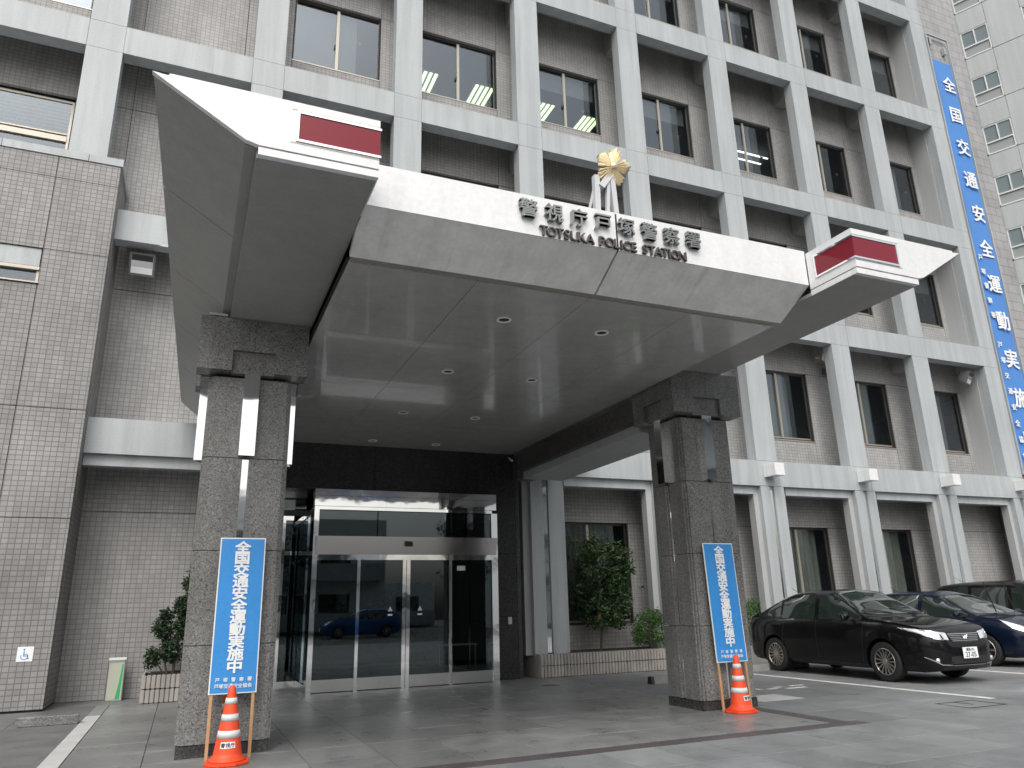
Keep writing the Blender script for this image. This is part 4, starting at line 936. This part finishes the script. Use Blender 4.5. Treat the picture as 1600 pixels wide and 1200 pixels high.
        addbox(bmf, mx-.05, mx+.09, s_*.88 if s_ > 0 else -1.04, 1.04 if s_ > 0 else -.88, mz-.03, mz+.10); bmesh.ops.bevel(bmf, geom=list(bmf.edges), offset=.03, segments=3, affect='EDGES')
        mo = obj('door_mirror', bmf, body_mat, t, smooth=True); boxes('mirror_stalk', [(mx-.01, mx+.05, min(s_*.78,s_*.90), max(s_*.78,s_*.90), mz-.03, mz+.01)], PLASTIC, mo)
        hx = -.42
        boxes('door_handle', [(hx-.09, hx+.09, min(s_*.845,s_*.875), max(s_*.845,s_*.875), .83, .855)], body_mat, t)
        boxes('door_handle', [(hx-.95, hx-.77, min(s_*.845,s_*.875), max(s_*.845,s_*.875), .85, .875)], body_mat, t)
    if sp is SED:
        patch('grille', [(3,-.35,.765),(3,0,.785),(3,.35,.765)], [(3,-.29,.63),(3,0,.61),(3,.29,.63)], (-1,0,0), PLASTIC, .006, 16, 4, start=0)
        for k in range(5):
            z = .645+.026*k; hw = .29+.013*k; patch('grille_slat', [(3,-hw,z+.007),(3,0,z+.007),(3,hw,z+.007)], [(3,-hw,z),(3,0,z),(3,hw,z)], (-1,0,0), STEEL if k != 4 else CHROME, .012, 16, 1, start=0)
        patch('lower_intake', [(3,-.40,.42),(3,.40,.42)], [(3,-.42,.31),(3,.42,.31)], (-1,0,0), PLASTIC, .005, 14, 3, start=0)
        patch('bumper_trim', [(3,-.36,.286),(3,.36,.286)], [(3,-.36,.276),(3,.36,.276)], (-1,0,0), CHROME, .012, 14, 1, start=0)
        nx_ = tree_.ray_cast(Vector((3,0,.69)), Vector((-1,0,0)))[0].x
        bmf = bmesh.new()
        for (y0, z0, y1, z1) in ((-.055,.735,-.022,.67),(-.022,.67,.0,.715),(.0,.715,.022,.67),(.022,.67,.055,.735)): tube(bmf, (nx_+.016, y0, z0), (nx_+.016, y1, z1), .009, n=6)
        obj('front_badge', bmf, CHROME, t)
    else:
        patch('grille', [(3,-.42,.62),(3,0,.64),(3,.42,.62)], [(3,-.36,.54),(3,0,.53),(3,.36,.54)], (-1,0,0), PLASTIC, .006, 14, 3, start=0)
        patch('lower_intake', [(3,-.45,.40),(3,.45,.40)], [(3,-.45,.28),(3,.45,.28)], (-1,0,0), PLASTIC, .005, 14, 3, start=0)
    px_ = tree_.ray_cast(Vector((3,0,.47)), Vector((-1,0,0)))[0].x+.03
    pl_ = boxes('number_plate', [(px_, px_+.008, -.165, .165, .385, .55)], WHITE, t)
    if plate:
        for tx_, sz, dz in ((plate[0], .05, .135), (plate[1], .105, .06)):
            me_ = text_mesh(tx_, sz, .001, .001); me_.materials.append(GREENINK); o_ = obj('plate_text', me_, None, pl_, (px_+.0095, 0, .385+dz-.005)); o_.rotation_euler = (0,0,PI/2)
    # wipers
    for y0 in (-.05, .55):
        b0 = Vector((ws[1]-.02, y0, crom(sp['zt'], ws[1])+.03)); bmf = bmesh.new()
        if wipers_up: e = b0+Vector((.02,-.22,.50)); tube(bmf, b0, e, .012, n=5); tube(bmf, e+Vector((-.02,.08,-.26)), e+Vector((.02,-.06,.12)), .008, n=4)
        else:
            e = Vector((ws[1]-.14, y0-.52, crom(sp['zt'], ws[1]-.14)+.025)); tube(bmf, b0, e, .010, n=5); 
        obj('wiper', bmf, PLASTIC, t)
    bmf = bmesh.new(); tube(bmf, (-1.0 if not van else -1.5,-.3,crom(sp['zt'],-1.0)), (-1.25 if not van else -1.75,-.3,crom(sp['zt'],-1.0)+.14), .006, .003, 5); obj('aerial', bmf, PLASTIC, t)
    # wheels
    for wx in wb:
        for s_ in (-1, 1):
            y = s_*.735
            bmf = bmesh.new(); pr = [(wr*.66,-.09),(wr*.90,-.10),(wr*.985,-.085),(wr,-.05),(wr,.05),(wr*.985,.085),(wr*.90,.10),(wr*.66,.09)]
            lathe(bmf, pr, 40, 'y', (wx, y, wr), False); wl = obj('wheel', bmf, RUBBER, t, smooth=True)
            bmf = bmesh.new(); rr_ = wr*.70; yo = y+s_*.085
            lathe(bmf, [(rr_,s_*.0),(rr_*.93,s_*.012),(rr_*.90,-s_*.01)], 40, 'y', (wx, yo, wr), False)
            lathe(bmf, [(rr_*.20,-s_*.012),(rr_*.18,s_*.006),(0.001,s_*.010)], 20, 'y', (wx, yo, wr), False)
            for k in range(spokes):
                a = 2*PI*k/spokes; wd = .11*rr_ if spokes > 9 else .22*rr_
                p0 = Vector((wx+rr_*.15*math.cos(a), yo, wr+rr_*.15*math.sin(a))); p1 = Vector((wx+rr_*.93*math.cos(a), yo, wr+rr_*.93*math.sin(a))); nn = Vector((-math.sin(a),0,math.cos(a)))
                dp = Vector((0,-s_*.02,0)); q_ = [p0-nn*wd*.32, p1-nn*wd*.5, p1+nn*wd*.5, p0+nn*wd*.32]
                A = [bmf.verts.new(v) for v in q_]; B = [bmf.verts.new(v+dp) for v in q_]; bmf.faces.new(A); bmf.faces.new(B[::-1])
                for j in range(4): bmf.faces.new([A[j], A[(j+1)%4], B[(j+1)%4], B[j]])
            obj('rim', bmf, RIM, wl); bmf = bmesh.new(); lathe(bmf, [(0.001,0),(rr_*1.0,0)], 24, 'y', (wx, yo-s_*.05, wr), False); obj('brake_disc', bmf, PLASTIC, wl)
    boxes('underbody', [(-Ln+.35, Ln-.35, -.60, .60, .17, .5)], PLASTIC, t)
    return t
CG = mat('car_window', (.022,.032,.028), .03, 0, .9, coat=1)
HL = mat('headlamp_lens', (.92,.93,.95), .16, .75, .8, coat=1)
RIM = mat('alloy_rim', (.55,.53,.50), .28, .9)
GREENINK = mat('plate_ink', (.02,.09,.05), .6)
BLK = paint('black_paint', (.004,.004,.005)); NAVY = paint('navy_paint', (.002,.006,.020)); WINE = paint('dark_brown_paint', (.010,.007,.008)); CYAN = paint('blue_paint', (.02,.09,.30))
BC = car(SED, (18.12,-3.27,0), -PI/2-.035, BLK, 'black saloon car parked beside the right column, nearest the camera', plate=('練馬 501', '27-05')); BC.scale = (1.035, 1.0, 1.035)
car(HAT, (22.0,-2.35,0), -PI/2, NAVY, 'dark blue car with raised wipers parked behind the black saloon', wb=(-1.3,1.3), spokes=7, wipers_up=True)
car(VAN, (25.55,-1.9,0), -PI/2, WINE, 'dark brown tall car with red tail light, farthest of the parked row', wb=(-1.35,1.35), wr=.33, spokes=7, van=True)

# ------------------------------------------------------------------ apartment block beyond the tower
AP = empty('apartment_block', (41.5,5.5,0)); AP.rotation_euler = (0,0,math.atan2(-.91,.42)); tag(AP, 'pale grey apartment block with white framed windows beyond the banner tower', 'building')
FH = 2.9; U0, U1 = -22, 22
AGL = mat('apartment_glass', (.22,.27,.29), .08, 0, .8); ALW = mat('white_frame', (.74,.76,.75), .5); CUR2 = mottled('pale_curtain', (.42,.48,.47), .9, .1, 3, 10, streak=.2)
wz = [27.15-FH*k for k in range(-4, 9)]; wu = [-11.35,-8.6,-5.85,-3.1,-.35,2.4,5.15,7.9]
holes = []
pn = []
us = sorted([U0, U1]+[u for a in wu for u in (a, a+1.25)])
for k, z in enumerate(wz):
    zlo = z-FH+1.0; 
    pn_z = (z-1.62, z-1.62+FH)
    for a, b in zip(us, us[1:]):
        if a in wu:
            pn.append((a, b, z+.02, z-1.62+FH-.02)); 
        else: pn.append((a+.015 if a != U0 else a, b-.015 if b != U1 else b, z-1.62+.02, z-1.62+FH-.02))
for (a, b, c, d) in pn: boxes('wall_panel', [(a, b, 0, .3, c, d)], APART, AP)
boxes('core', [(U0, U1, .12, 12, 0, 42)], mat('joint_grey', (.30,.30,.30), .9), AP)
for z in wz:
    for u in wu:
        f = boxes('window', [(u, u+1.25, .02, .10, z-.05, z+.02), (u, u+1.25, -.02, .10, z-1.0, z-.93), (u, u+.06, .02, .10, z-.93, z-.05), (u+1.19, u+1.25, .02, .10, z-.93, z-.05), (u+.595, u+.655, .0, .10, z-.93, z-.05), (u+.03, u+1.22, -.02, .10, z-1.62, z-1.55), (u, u+.06, -.02, .1, z-1.55, z-1.0), (u+1.19, u+1.25, -.02, .1, z-1.55, z-1.0)], ALW, AP)
        boxes('pane', [(u+.06, u+.595, .06, .07, z-.93, z-.05)], AGL, f); boxes('pane', [(u+.655, u+1.19, .06, .07, z-.93, z-.05)], AGL, f)
        boxes('apron', [(u+.06, u+1.19, .04, .09, z-1.55, z-1.0)], mat('apron_grey', (.33,.35,.36), .5), f)

# ------------------------------------------------------------------ across the street (seen mirrored in the glass and steel)
def block(name, x0, x1, y0, y1, h, m, label, fl=3.1):
    t = empty(name, (x0, y0, 0)); tag(t, label, 'building'); L_, D_ = x1-x0, y1-y0
    boxes('wall', [(0, L_, 0, D_-.5, 0, h)], m, t); n = int(h/fl)
    for k in range(n):
        boxes('balcony', [(.3, L_-.3, D_-.5, D_+.7, k*fl+.2, k*fl+.35), (.3, L_-.3, D_+.6, D_+.7, k*fl+.35, k*fl+1.3)], PAINT, t)
        q_ = int(L_/3.2)
        boxes('window', [(j*3.2+.9, j*3.2+2.9, D_-.5, D_-.44, k*fl+.5, k*fl+2.5) for j in range(q_)], CG, t)
    return t
block('opposite_building', -6, 18.5, -50, -37, 7.4, FASCIA, 'pale balcony building across the street behind the camera, left')
block('opposite_building', 27, 45, -50, -36, 19, APART, 'taller balcony building across the street behind the camera, right')
block('opposite_building', 18.5, 26, -62, -50, 3.6, FASCIA, 'low building far across the street behind the camera')
for (x, y, sd_) in [(2,-34,21),(11.0,-35,22),(30,-31,23),(22.5,-33,24)]:
    rn = random.Random(sd_); cl = [((rn.uniform(-1.6,1.6), rn.uniform(-1.6,1.6), rn.uniform(3,6.5)), (.7,.7,.5), 60) for _ in range(26)]
    tree('street_tree', (x,y,0), cl, 0, .22, [((0,0,0),(0,0,3.4),.14,.1),((0,0,3.2),(.8,.3,5.2),.08,.03),((0,0,3.2),(-.8,-.3,5.4),.08,.03)], {21:'leafy street tree in front of the left balcony building behind the camera',22:'leafy street tree across the street behind the camera, middle',23:'leafy street tree across the street behind the camera, right of middle',24:'leafy street tree in front of the right building behind the camera'}[sd_], 'tree', LEAF, sd_)
car(HAT, (15.1,-29.0,0), PI, CYAN, 'bright blue car standing in the street behind the camera', wb=(-1.3,1.3), spokes=7)
